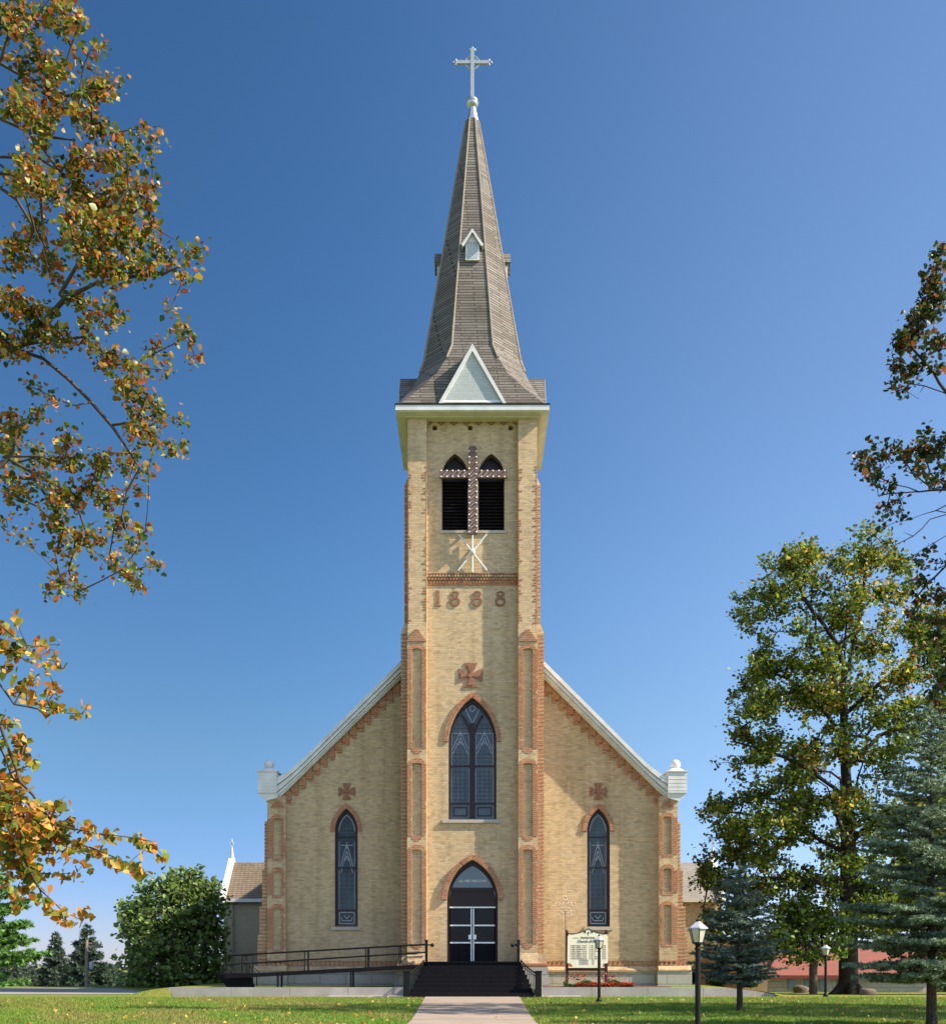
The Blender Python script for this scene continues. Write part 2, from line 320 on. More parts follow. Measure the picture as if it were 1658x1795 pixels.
for a, b_ in zip(xs[:-1], xs[1:]): m_.box(a+.006, b_-.006, 43.5, 43.7, -.1, TZ)
q = [(9.106,-.1)]+[(9.106+2.9*t, TZ-(TZ-.05)*(t**2.2)) for t in np.linspace(0, 1, 12)]+[(12.0,-.1)]
m_.prism(q, 43.5, 43.7); m_.build('wall_panel', CONCW, rw)

# ------------------------------------------------------------------ church
CH = thing('church', (0, 47.3, 0), 'tall cream brick church with red brick trim, pointed shingled spire and central tower', 'church')
def arch(cx, w, zs, za, zb, n=14, jamb=True):     # pointed-arch outline, from bottom left, clockwise seen from the front
    h = za-zs; r = (w*w+h*h)/(2*w); a1 = math.asin(min(1, h/r)); 
    if r < w: a1 = math.pi-a1
    right = [(cx+w-r+r*math.cos(a1*i/n), zs+r*math.sin(a1*i/n)) for i in range(n+1)]
    left = [(2*cx-x, z) for x, z in right[:-1]]
    pts = left+right[::-1]
    return ([(cx-w, zb)]+pts+[(cx+w, zb)]) if jamb else pts
def segarch(x0, x1, z0, z1, rise=.06, n=6):
    c = (x0+x1)/2; w = (x1-x0)/2
    return [(x0, z0)]+[(c-w*math.cos(math.pi*i/n), z1-rise+rise*math.sin(math.pi*i/n)) for i in range(n+1)]+[(x1, z0)]
def hood(cx, w, zs, za, band, y0, y1, parent, name='arch_hood', drop=.0):
    h = za-zs; r = (w*w+h*h)/(2*w); a1 = math.asin(min(1, h/r)); m = MB(); n = max(6, int(r*a1/.085))
    for sgn in (1, -1):
        if drop:
            k = max(1, int(drop/.08))
            for i in range(k):
                z0 = zs-drop+drop*i/k; z1 = zs-drop+drop*(i+1)/k-.01
                m.box(cx+sgn*(w+.005), cx+sgn*(w+band), y0, y1, z0, z1)
        for i in range(n):
            t0 = a1*i/n+.004; t1 = a1*(i+1)/n-.004; pr = random.uniform(0, .012)
            q = []
            for rr, t in ((r+.005, t0), (r+band, t0), (r+band, t1), (r+.005, t1)):
                x = w-r+rr*math.cos(t); x = max(x, .0); q.append((cx+sgn*x, zs+rr*math.sin(t)))
            m.prism(q, y0-pr, y1)
    # mortar backing
    hb = math.sqrt(max(0, (r+band)**2-(r-w)**2))
    ro = arch(cx, w+band-.01, zs, zs+hb-.01, zs-drop+.01); ri = arch(cx, w+.01, zs, za+.01, zs-drop+.01)
    m.prism(ro+ri[::-1], y0+.012, y1-.001)
    return m.build(name, RED, parent)
def ring(m, outer, inner, y0, y1): m.prism(outer+inner[::-1], y0, y1)

YR = 45.40      # tower recess plane
YB = 45.0       # buttress front plane
ZT = 23.60
def RX(px): return X(px, YR)
def RZ(py): return Z(py, YR)
belL = arch(RX(797.5), .54, RZ(834), RZ(795), RZ(930)); belR = arch(RX(861), .54, RZ(834), RZ(795), RZ(930))
cw = dict(cx=0, w=.985, zs=RZ(1300), za=RZ(1223), zb=RZ(1437)); cwo = arch(**cw)
dr = dict(cx=0, w=1.045, zs=RZ(1578), za=RZ(1508), zb=1.36); dro = arch(**dr)
holes = [[(RX(px)-.09, RZ(754)),(RX(px)-.09, RZ(746)),(RX(px)+.09, RZ(746)),(RX(px)+.09, RZ(754))] for px in (762, 824, 895)]
tw = MB(); tw.wall([(-2.5,-.1),(2.5,-.1),(2.5,ZT),(-2.5,ZT)], [belL, belR, cwo, dro]+holes, YR, .35, 4.6)
tw.box(-2.5, 2.5, 49.9, 49.95, -.1, ZT)
# clasping buttresses: lower stage with sunk panels, upper stage plain
ZS1 = Z(1122, YB)
PAN = [(1137, 1312), (1338, 1466), (1490, 1655)]
red = MB(); cream2 = MB()
for sg in (-1, 1):
    xi, xo = 1.87, 2.66
    pc = 2.263 if sg > 0 else 2.263
    lst = [segarch(pc-.19, pc+.19, Z(b, YB), Z(a, YB)) for a, b in PAN]
    outer = [(xi, 1.36), (xi, ZS1), (xo, ZS1), (xo, 1.36)]
    fl = lambda l: [(sg*x, z) for x, z in l]
    tw.wall(fl(outer), [fl(l) for l in lst], YB, .1, .1)
    tw.box(sg*xi, sg*xo, YB+.1, 45.8, -.1, ZS1)                       # body behind panels
    tw.box(sg*xi, sg*(xo-.02), YB+.07, 45.8, ZS1, ZT)                 # upper stage
    tw.prism([(sg*xi, ZS1), (sg*xo, ZS1), (sg*(xi+xo)/2, Z(1100, YB))], YB+.0, YB+.07)
    # side arms
    tw.box(sg*2.4, sg*2.93, 45.42, 46.6, -.1, Z(1110, 45.5)); tw.prism([(sg*2.4, Z(1110,45.5)), (sg*2.93, Z(1110,45.5)), (sg*2.80, Z(1095,45.5)), (sg*2.4, Z(1095,45.5))], 45.42, 46.6)
    tw.box(sg*2.4, sg*2.79, 45.46, 46.4, Z(1095, 45.5), Z(850, 45.5)); tw.prism([(sg*2.4, Z(850,45.5)), (sg*2.79, Z(850,45.5)), (sg*2.66, Z(838,45.5)), (sg*2.4, Z(838,45.5))], 45.46, 46.4)
    tw.box(sg*2.4, sg*2.62, 45.5, 46.3, Z(838, 45.5), ZT)
    tw.box(sg*2.3, sg*2.93, 48.7, 49.9, -.1, 15); tw.box(sg*2.3, sg*2.78, 48.8, 49.9, 15, ZT)
    # red brick frames of the sunk panels
    for (a, b), l in zip(PAN, lst):
        red = MB()
        za_, zb_ = Z(a-8, YB), Z(b+3, YB)
        o = [(xi+.012, zb_)]+[(xi+.012, za_-.10), (pc-.26, za_-.05), (pc-.1, za_+.02), (pc+.1, za_+.02), (pc+.26, za_-.05), (xo-.012, za_-.10)]+[(xo-.012, zb_)]
        l2 = [(x, z) for x, z in l]
        l2[0] = (l2[0][0]+.0, l2[0][1]); 
        inn = [(l[0][0], zb_)]+l[1:-1]+[(l[-1][0], zb_)] if False else l
        # two jamb strips with irregular teeth plus head and foot courses
        z = Z(b, YB)
        while z < Z(a, YB)-.06:
            for (e0, e1) in ((xi+.006, pc-.2), (pc+.2, xo-.006)):
                red.box(sg*(e0+(random.random() < .12)*.05), sg*(e1-(random.random() < .1)*.05), YB-.013-random.uniform(0,.004), YB-.001, z, z+.07)
            z += .08
        n = 9
        for i in range(n):
            t0 = i/n; t1 = (i+1)/n; q = []
            for rr, t in ((.0, t0), (.2, t0), (.2, t1), (.0, t1)):
                x = pc-(.2+rr*.65)*math.cos(math.pi*t); zz = Z(a, YB)-.05+(.06+rr)*math.sin(math.pi*t)**.8 if 0 < t < 1 else Z(a, YB)-.05
                q.append((sg*x, zz))
            red.prism(q, YB-.016, YB-.001)
        red.box(sg*(pc-.2), sg*(pc+.2), YB-.014, YB-.001, Z(b, YB)-.13, Z(b, YB)-.004)
        red.box(sg*(pc-.1), sg*(pc+.1), YB-.014, YB-.001, Z(b, YB)-.2, Z(b, YB)-.131)
        red.build('panel_frame', RED, CH)
    red = MB()
    # pediment courses
    for i in range(5):
        z = ZS1+.02+i*.09; w = .34*(1-i/5.6); red.box(sg*(pc-w), sg*(pc+w), YB-.014, YB-.001, z, z+.05)
    red.box(sg*xi, sg*xo, YB-.05, YB-.001, ZS1-.05, ZS1-.005)
    red.build('brick_pediment', RED, CH); red = MB(); red2 = MB()
    # irregular quoin ends on the upper stage
    z = ZS1+.7
    while z < 21.6:
        if random.random() < .55: red.box(sg*xi-.0, sg*(xi+random.choice((.07,.12,.18))), YB+.056, YB+.0695, z, z+.045)
        if random.random() < .75: red2.box(sg*(xo-.02), sg*(xo-.02-random.choice((.06,.1,.16))), YB+.056, YB+.0695, z, z+.045)
        z += .11
    red.box(sg*xi, sg*(xi+.03), YB+.066, YB+.09, ZS1+.7, 21.6); red2.box(sg*(xo-.06), sg*(xo-.03), YB+.0665, YB+.09, ZS1+.7, 21.6)
    red.build('inner_quoins', RED, CH); red2.build('outer_quoins', RED, CH); red = MB()
    # ladder of headers on the side arms
    z = 1.45
    while z < Z(1112, 45.5):
        red.box(sg*2.672, sg*(2.935+.01), 45.40, 45.425, z, z+.075); z += .155
    red.box(sg*2.75, sg*2.80, 45.422, 45.44, 1.45, Z(1112, 45.5))
    red.build('header_ladder', RED, CH); red = MB(); z = Z(1093, 45.5)
    while z < Z(852, 45.5):
        red.box(sg*2.645, sg*2.80, 45.44, 45.465, z, z+.07 if random.random() < .7 else z+.14); z += .16
    red.box(sg*2.68, sg*2.72, 45.462, 45.48, Z(1093, 45.5), Z(852, 45.5))
    red.build('header_ladder', RED, CH)
TW = tw.build('tower_wall', CREAM, CH)
# tower plinth
for sg in (-1, 1):
    pl = MB(); pr = MB()
    pl.prism([(sg*1.87, 1.14), (sg*3.05, 1.14), (sg*3.2, -.1), (sg*1.87, -.1)], 44.8, 46.7)
    pr.box(sg*1.87, sg*3.06, 44.86, 46.75, 1.14, 1.30)
    z = 1.14
    k = 1.9
    while k < 3.0: pr.box(sg*k, sg*(k+.06), 44.83, 44.9, 1.19, 1.27); k += .12
    pl.build('stone_plinth', STONE, CH); pr.build('plinth_band', RED, CH)
for sg in (-1, 1):
    wt = MB(); wt.prismx([(44.87, 1.301), (45.0, 1.72), (45.02, 1.72), (45.02, 1.301)], sg*1.87, sg*2.66); wt.prism([(sg*2.66, 1.301), (sg*3.05, 1.301), (sg*2.93, 1.7), (sg*2.66, 1.7)], 45.0, 46.6)
    wt.build('sloping_brick_ledge', CREAM, CH)

# dentil belt and date
bt = MB(); x0, x1 = -1.87, 1.87; zb0, zb1 = RZ(1024), RZ(1007)
bt.box(x0, x1, YR-.012, YR-.001, zb0, zb1); k = 0; dx = .125; ct = MB()
for row in range(3):
    z = zb1-.13*(row+1)+.01
    x = x0+.01+(row % 2)*dx/2
    while x < x1-.06: (ct if row == 0 else bt).box(x, x+.066, YR-.085+row*.014, YR-.008, z, z+.085); x += dx
bt.box(x0, x1, YR-.07, YR-.0121, zb1+.005, zb1+.05); bt.box(x0, x1, YR-.04, YR-.0121, zb0-.04, zb0+.02)
ct.box(x0, x1, YR-.03, YR-.0121, zb1-.10, zb1-.07); BTo = bt.build('dentil_belt', RED, CH); ct.build('cream_dentils', CREAM, BTo)
dt = MB()
zt_, zb_ = RZ(1036), RZ(1063); H8 = zt_-zb_
def ell(cx, cz, rx, rz, n=22): return [(cx+rx*math.cos(2*math.pi*i/n), cz+rz*math.sin(2*math.pi*i/n)) for i in range(n)]
def ering(m, cx, cz, rx, rz, t, y0, y1, n=18):
    for i in range(n):
        a0 = 2*math.pi*i/n+.02; a1 = 2*math.pi*(i+1)/n-.02
        m.prism([(cx+rx*math.cos(a0), cz+rz*math.sin(a0)), (cx+(rx-t)*math.cos(a0), cz+(rz-t)*math.sin(a0)), (cx+(rx-t)*math.cos(a1), cz+(rz-t)*math.sin(a1)), (cx+rx*math.cos(a1), cz+rz*math.sin(a1))], y0, y1)
dt = MB(); cx1 = RX(768); dt.box(cx1-.045, cx1+.055, YR-.035, YR-.001, zb_, zt_); dt.box(cx1-.1, cx1+.055, YR-.033, YR-.001, zt_-.07, zt_+.01); dt.box(cx1-.11, cx1+.11, YR-.033, YR-.001, zb_-.0, zb_+.06)
dt.build('date_numeral', TERRA, CH)
for px in (797.5, 836.5, 877):
    dt = MB(); c = RX(px); ering(dt, c, zb_+H8*.30, .215, H8*.31, .085, YR-.04, YR-.001)
    ering(dt, c, zb_+H8*.79, .17, H8*.21, .07, YR-.035, YR-.001)
    dt.build('date_numeral', TERRA, CH)
#
# zigzag corbel
zz = MB(); xk = [RX(752)+i*(RX(905)-RX(752))/7 for i in range(8)]; zl, zh = RZ(746), RZ(737)
for a, b_ in zip(xk[:-1], xk[1:]):
    c = (a+b_)/2
    for (p, q_) in (((a, zl), (c, zh)), ((c, zh), (b_, zl))):
        zz.prism([p, q_, (q_[0], q_[1]+.055), (p[0], p[1]+.055)], YR-.05, YR-.001)
zz.build('corbel_zigzag', mat('zigzag_brick', (.20,.15,.09), .9), CH)
for h in holes:
    hb = MB(); hb.box(h[0][0]-.02, h[2][0]+.02, YR+.34, YR+.36, h[0][1]-.02, h[1][1]+.02)
    hb.build('vent_hole', HOLE, CH)

def maltese(cx, cz, r, y, name='brick_cross'):
    m = MB()
    for k in range(4):
        a = k*math.pi/2; c, s = math.cos(a), math.sin(a)
        q = [(.1*r, .13*r), (r*.95, .56*r), (r, .5*r), (r, -.5*r), (r*.95, -.56*r), (.1*r, -.13*r)]
        m.prism([(cx+u*c-v*s, cz+u*s+v*c) for u, v in q], y-.03-.004*k, y-.001)
        m.prism([(cx+(u*.72+.12*r)*c-v*.45*s, cz+(u*.72+.12*r)*s+v*.45*c) for u, v in q], y-.05-.003*k, y-.02)
    m.prism(ell(cx, cz, .2*r, .2*r, 8), y-.07, y-.001)
    return m.build(name, TERRA, CH)
maltese(RX(825), RZ(1184), .50, YR)
YN = 47.3
for px in (608, 1048.5): maltese(X(px, YN), Z(1388, YN), .36, YN)

# belfry louvred openings
for nm, o, cxp in (('l', belL, 797.5), ('r', belR, 861)):
    c = RX(cxp); w_ = MB(); w_.prism([(x, z) for x, z in o], YR+.33, YR+.36); wo = w_.build('belfry_louvre', LOUV, CH)
    s_ = MB(); z = RZ(929)
    while z < RZ(838): s_.prismx([(YR+.12, z), (YR+.14, z), (YR+.30, z+.13), (YR+.28, z+.13)], c-.52, c+.52); z += .135
    s_.build('slat', LOUV, wo)
    fr = MB(); ring(fr, arch(c, .54, RZ(834), RZ(795), RZ(930)), arch(c, .50, RZ(834), RZ(795)-.05, RZ(930)+.001), YR+.08, YR+.14); fr.build('frame', FRAME, wo)
bs = MB(); bs.box(RX(771), RX(887), YR-.06, YR+.2, RZ(935), RZ(930.5)); bs.build('belfry_sill', SILL, CH)
# bulb-studded cross in front of the belfry
YC = 45.02
xc = X(828.5, YC); cb = MB(); zc0, zc1 = Z(936, YC), Z(785, YC)
cb.prism([(xc-.17, zc0), (xc-.17, zc1), (xc-.1, zc1+.08), (xc+.1, zc1+.08), (xc+.17, zc1), (xc+.17, zc0)], YC, YC+.12)
hz0, hz1 = Z(837, YC), Z(824, YC)
cb.box(X(771, YC), xc-.17, YC+.005, YC+.11, hz0, hz1); cb.box(xc+.17, X(889, YC), YC+.005, YC+.11, hz0, hz1)
for z in (zc0+.4, hz0+.1, zc1-.3): cb.box(xc-.05, xc+.05, YC+.11, YR+.01, z, z+.08)
CB = cb.build('belfry_cross', BROWNB, CH)
st = MB()
def dstripes(x0, x1, z0, z1, step):
    # pale diagonal lattice strips nailed on the board
    n = int((z1-z0)/step) if (z1-z0) > (x1-x0) else int((x1-x0)/step)
    for i in range(n):
        if (z1-z0) > (x1-x0):
            z = z0+i*step; st.prism([(x0, z), (x1, z+.17), (x1, z+.21), (x0, z+.04)], YC-.014, YC-.001)
        else:
            x = x0+i*step; st.prism([(x, z0), (x+.04, z0), (x+.24, z1), (x+.20, z1)], YC-.014, YC-.001+.006)
dstripes(xc-.10, xc+.10, zc0+.05, zc1-.9, .15); dstripes(X(774, YC), xc-.2, hz0+.03, hz1-.03, .2); dstripes(xc+.2, X(880, YC), hz0+.03, hz1-.03, .2)
st.build('lattice_strip', mat('pale_strip', (.34,.29,.27), .6), CB)
bm = MB().ball((0,0,0), .032, 8, 6); proto = None; spots = []
z = zc0+.08
while z < zc1: spots += [(xc-.145, z), (xc+.145, z)]; z += .235
x = X(773, YC)
while x < X(888, YC):
    if abs(x-xc) > .2: spots += [(x, hz0+.03), (x, hz1-.03)]
    x += .235
for (x, z) in spots[:100]:
    if proto is None:
        proto = bm.build('bulb', BULB, CB, True); b = proto
    else: b = proto.copy(); COL.objects.link(b); b.parent = CB
    b.location = Vector((x, YC-.02, z))-CH.location
    if b is proto: proto.data.transform(__import__('mathutils').Matrix.Translation(CH.location))
# six-rayed star of lights
ss = MB(); yS = YR-.16; h = P(828, 968, yS)
for (a, b_) in ((804,937),(853,936),(828,934),(803,1000),(853,1000),(828,1003)):
    ss.tube([h, P(a, b_, yS)], .035, 6)
ss.ball((h[0], h[1]-.03, h[2]), .12, 12, 8)
ss.tube([h, (h[0], YR+.01, h[2])], .03, 6); ss.build('star_ornament', WHITE, CH)

# windows -------------------------------------------------
def strip(m, p, q, t, y0, y1):
    d = Vector((q[0]-p[0], q[1]-p[1])); n = Vector((-d.y, d.x)).normalized()*t/2
    m.prism([(p[0]+n.x, p[1]+n.y), (q[0]+n.x, q[1]+n.y), (q[0]-n.x, q[1]-n.y), (p[0]-n.x, p[1]-n.y)], y0, y1)
def canopy(m, cx, w, z0, z1, y, t=.022):      # spired canopy drawn in pale glass lines
    h = z1-z0
    for a, b_ in (((-1,0),(-.06,1)), ((1,0),(.06,1)), ((-.72,-.04),(0,.72)), ((.72,-.04),(0,.72)), ((-.95,-.28),(-.6,.05)), ((.95,-.28),(.6,.05)), ((-.3,.45),(.3,.45)), ((-.5,.2),(0,.42)), ((.5,.2),(0,.42)), ((-1,.97),(-.2,.97)), ((1,.97),(.2,.97)), ((0,.8),(0,1.1))):
        strip(m, (cx+a[0]*w, z0+a[1]*h), (cx+b_[0]*w, z0+b_[1]*h), t, y-.008, y-.001)
# centre window
cwW = MB(); yG = YR+.24; cwW.prism(cwo, yG, yG+.03); WIN = cwW.build('tall_window', GLASS, CH); WIN['label'] = 'large twin-light pointed window with dark frame in the tower'
fr = MB(); ring(fr, arch(0, .985, cw['zs'], cw['za'], cw['zb']), arch(0, .90, cw['zs'], cw['za']-.19, cw['zb']+.12), yG-.1, yG)
fr.box(-.11, .11, yG-.11, yG-.001, cw['zb']+.1, RZ(1262)-.1)
# Y tracery
for sg in (-1, 1):
    pts = []
    w = .985; hh = cw['za']-cw['zs']; rr = (w*w+hh*hh)/(2*w)
    for i in range(9):
        t = i/8; a = math.asin(min(1, hh/rr))*t*.62
        pts.append((sg*(.03-(w-rr+rr*math.cos(a)-w)), cw['zs']-.12+rr*math.sin(a)))
    for p, q_ in zip(pts[:-1], pts[1:]): strip(fr, p, q_, .09, yG-.09-.002*(sg > 0), yG-.001)
for z in (RZ(1343), RZ(1409)):
    fr.box(-.9, -.11, yG-.05, yG-.001, z, z+.06); fr.box(.11, .9, yG-.05, yG-.001, z, z+.06)
fr.build('frame', FRAME, WIN)
ld = MB()
for sg in (-1, 1):
    c = sg*.5; canopy(ld, c, .33, RZ(1312), RZ(1283), yG)
    for xx in (c-.35, c+.35): strip(ld, (xx, RZ(1340)), (xx, RZ(1283)), .02, yG-.008, yG-.001)
    for xx in (c-.36, c+.36): strip(ld, (xx, RZ(1406)), (xx, RZ(1346)), .02, yG-.008, yG-.001)
zc_ = RZ(1240)
for a, b_ in (((0,.42),(.3,0)), ((.3,0),(0,-.62)), ((0,-.62),(-.3,0)), ((-.3,0),(0,.42))): strip(ld, (a[0], zc_+a[1]), (b_[0], zc_+b_[1]), .028, yG-.008, yG-.001)
ering(ld, 0, zc_, .13, .13, .03, yG-.009, yG-.001, 14)
ld.build('leading', LEAD, WIN)
def cames(m, x0, x1, z0, z1, y, st=.17):
    n = int((z1-z0)/st)
    for i_ in range(1, n+1): strip(m, (x0, z0+i_*(z1-z0)/(n+1)), (x1, z0+i_*(z1-z0)/(n+1)), .014, y-.006, y-.0005)
    n = max(1, int((x1-x0)/st)-1)
    for i_ in range(1, n+1): strip(m, (x0+i_*(x1-x0)/(n+1), z0), (x0+i_*(x1-x0)/(n+1), z1), .012, y-.0065, y-.0007)
ld = MB()
for sg in (-1, 1):
    c = sg*.5; cames(ld, c-.36, c+.36, RZ(1408), RZ(1345), yG); cames(ld, c-.36, c+.36, RZ(1341), RZ(1314), yG); cames(ld, c-.33, c+.33, RZ(1282), RZ(1262), yG)
ld.build('came_lattice', LEADD, WIN)
ld = MB()
for sg in (-1, 1):
    c = sg*.5
    for a, b_ in (((-.27,.08),(.27,.08)), ((-.27,.42),(.27,.42)), ((-.27,.08),(-.27,.42)), ((.27,.08),(.27,.42))): strip(ld, (c+a[0], RZ(1434)+a[1]+.03), (c+b_[0], RZ(1434)+b_[1]+.03), .05, yG-.01, yG-.001)
ld.build('lower_panel_lines', LEADD, WIN)
sl_ = MB(); sl_.box(RX(775), RX(879), YR-.09, YR+.2, RZ(1443), RZ(1437.5)); sl_.build('sill', SILL, WIN)
hood(0, .985, cw['zs'], cw['za'], .19, YR-.055, YR, CH, drop=.02)
# nave windows
NW = {}
for sg in (-1, 1):
    c = sg*221*YN/F; w = .49; zs, za, zb = Z(1457, YN), Z(1418, YN), Z(1625, YN)
    NW[sg] = arch(c, w, zs, za, zb); yg = YN+.22
    m = MB(); m.prism(NW[sg], yg, yg+.03); wn = m.build('narrow_window', GLASSS, CH)
    wn['label'] = 'narrow pointed stained window in the shaded left gable' if sg < 0 else 'narrow pointed stained window in the sunlit right gable'
    fr = MB(); ring(fr, arch(c, w, zs, za, zb), arch(c, w-.085, zs, za-.14, zb+.09), yg-.1, yg)
    for z in (Z(1468, YN), Z(1522, YN), Z(1597, YN)): fr.box(c-w+.08, c+w-.08, yg-.05, yg-.001, z, z+.045)
    fr.build('frame', FRAME, wn)
    ld = MB(); cames(ld, c-.36, c+.36, Z(1596, YN), Z(1524, YN), yg, .2); cames(ld, c-.3, c+.3, Z(1466, YN), Z(1445, YN), yg, .2); ld.build('came_lattice', mat('blue_grey_came', (.10,.13,.16), .6), wn)
    ld = MB(); canopy(ld, c, .27, Z(1519, YN), Z(1480, YN), yg, .024)
    for xx in (c-.33, c+.33): strip(ld, (xx, Z(1594, YN)), (xx, Z(1526, YN)), .018, yg-.008, yg-.001); strip(ld, (xx, Z(1519, YN)), (xx, Z(1475, YN)), .018, yg-.008, yg-.001)
    zz0 = Z(1620, YN)
    for a, b_ in (((-.32,.02),(.32,.02)), ((-.2,.14),(.2,.14)), ((-.24,.3),(-.2,.14)), ((.24,.3),(.2,.14)), ((-.12,.36),(0,.22)), ((.12,.36),(0,.22)), ((-.32,.5),(.32,.5)), ((-.32,.02),(-.32,.5)), ((.32,.02),(.32,.5))):
        strip(ld, (c+a[0], zz0+a[1]), (c+b_[0], zz0+b_[1]), .03, yg-.008, yg-.001)
    arc = arch(c, w-.15, zs, za-.25, zs-.1)[1:-1]
    for p, q_ in zip(arc[:-1], arc[1:]): strip(ld, p, q_, .03, yg-.008, yg-.001)
    ld.build('leading', LEAD, wn)
    m = MB(); m.box(c-.62, c+.62, YN-.08, YN+.2, Z(1631, YN), Z(1625.5, YN)); m.build('sill', SILL, wn)
    hood(c, w, zs, za, .19, YN-.06, YN, CH, drop=.02)
# door
yD = YR+.26
m = MB(); m.prism(dro, yD+.06, yD+.09); DS = m.build('doorway_surround', FRAME, CH)
fr = MB(); ring(fr, arch(0, 1.045, dr['zs'], dr['za'], 1.36), arch(0, .97, dr['zs'], dr['za']-.2, 1.361), yD-.12, yD+.06)
fr.box(-.97, .97, yD-.06, yD+.06, RZ(1562), RZ(1556)); fr.box(-.97, .97, yD-.02, yD+.06, RZ(1590), RZ(1562)); fr.build('frame', FRAME, DS)
m = MB(); m.prism([p for p in arch(0, .93, dr['zs'], dr['za']-.22, RZ(1556)) ], yD-.03, yD+.0); TR = m.build('transom_window', GLASST, CH)
# welcome wording on the transom
def text_mesh(body, size, name, m, parent, loc, ext=.004, align='CENTER', off=.0, wid=1.0):
    cu = bpy.data.curves.new(name, 'FONT'); cu.body = body; cu.size = size; cu.extrude = ext; cu.align_x = align; cu.offset = off
    t = bpy.data.objects.new(name, cu); COL.objects.link(t); dg = bpy.context.evaluated_depsgraph_get(); dg.update()
    me = bpy.data.meshes.new_from_object(t.evaluated_get(dg)); bpy.data.objects.remove(t); me.materials.clear(); me.materials.append(m)
    o = bpy.data.objects.new(name, me); COL.objects.link(o); off_ = Vector((0,0,0)); p = parent
    while p is not None: off_ += p.location; p = p.parent
    o.parent = parent; 
    for v in me.vertices: v.co = Vector((loc[0]+v.co.x*wid, loc[1]-v.co.z, loc[2]+v.co.y))-off_
    return o
text_mesh('ALL ARE WELCOME', .13, 'transom_lettering', mat('white_lettering', (.7,.74,.74), .5), TR, (0, yD-.036, RZ(1546)))
for sg in (-1, 1):
    d = MB(); d.box(sg*.02, sg*.965, yD-.03, yD+.05, 1.375, RZ(1592)); DO = d.build('door', STEP, CH)
    b_ = MB()
    for py in (1622.5, 1653): b_.box(sg*.085, sg*.92, yD-.05, yD-.029, RZ(py+1.3), RZ(py-1.3))
    b_.box(sg*.025, sg*.07, yD-.052, yD-.029, 1.39, RZ(1593)); b_.build('metal_bar', ALU, DO)
    g_ = MB()
    for a, c_ in ((1594, 1620), (1625, 1651)): g_.box(sg*.1, sg*.9, yD-.04, yD-.029, RZ(c_), RZ(a))
    g_.build('pane', DGL, DO)
    h_ = MB(); h_.box(sg*.03, sg*.16, yD-.09, yD-.053, RZ(1647), RZ(1639)); h_.build('handle', ALU, DO)
b_ = MB(); b_.box(-.95, .95, yD-.055, yD-.021, RZ(1592), RZ(1589.5)); b_.build('door_head_bar', ALU, CH)
hood(0, 1.045, dr['zs'], dr['za'], .21, YR-.11, YR, CH)

# tower cornice
co = MB(); co.box(-3.11, 3.11, 44.57, 50.07, 23.66, 23.90); co.box(-3.05, 3.05, 44.63, 50.0, 23.63, 23.66); co.build('cornice', WHITE, CH)
co = MB(); co.box(-2.78, 2.78, 44.95, 49.98, 23.56, 23.629); co.build('frieze_board', CREAMP, CH)
gt = MB(); gt.box(-3.13, 3.13, 44.55, 44.60, 23.87, 23.93); gt.box(-3.14, -3.09, 44.6, 50.08, 23.87, 23.93); gt.box(3.09, 3.14, 44.6, 50.08, 23.87, 23.93); gt.build('gutter', BLACK, CH)

# spire
YS = 47.35
def octo(rh, fh, z, ry=None):       # rh: inradius; fh: half width of the cardinal faces
    ry = ry or rh; k = ry/rh
    return [(fh, YS-ry, z), (rh, YS-fh*k, z), (rh, YS+fh*k, z), (fh, YS+ry, z), (-fh, YS+ry, z), (-rh, YS+fh*k, z), (-rh, YS-fh*k, z), (-fh, YS-ry, z)]
rings = [octo(3.06, 2.92, 23.93, 2.74), octo(2.70, 2.1, 24.7, 2.5), octo(2.42, 1.45, 25.4, 2.33), octo(2.2, 1.05, 26.1, 2.2)]
for i in range(0, 13):
    t = i/12; rr = 2.03+(.27-2.03)*t; rings.append(octo(rr, rr*.4142, 26.7+(37.4-26.7)*t))
sp = MB(); n = 8
sp.v = [p for r_ in rings for p in r_]
for i in range(len(rings)-1):
    for k in range(n): k2 = (k+1) % n; sp.f.append((i*n+k, i*n+k2, (i+1)*n+k2, (i+1)*n+k))
SPI = sp.build('spire', SHIN, CH)
hp = MB()                                            # hip caps
for k in range(8):
    pts = [rings[i][k] for i in range(3, len(rings))]
    hp.tube([Vector(p)+Vector((p[0], p[1]-YS, 0)).normalized()*.004 for p in pts], [.055]*3+[.045]*(len(pts)-4)+[.03], 5)
hp.build('hip_cap', mat('hip_shingle', (.30,.26,.215), .9, noise=(.2,.17,.14), nscale=9), SPI)
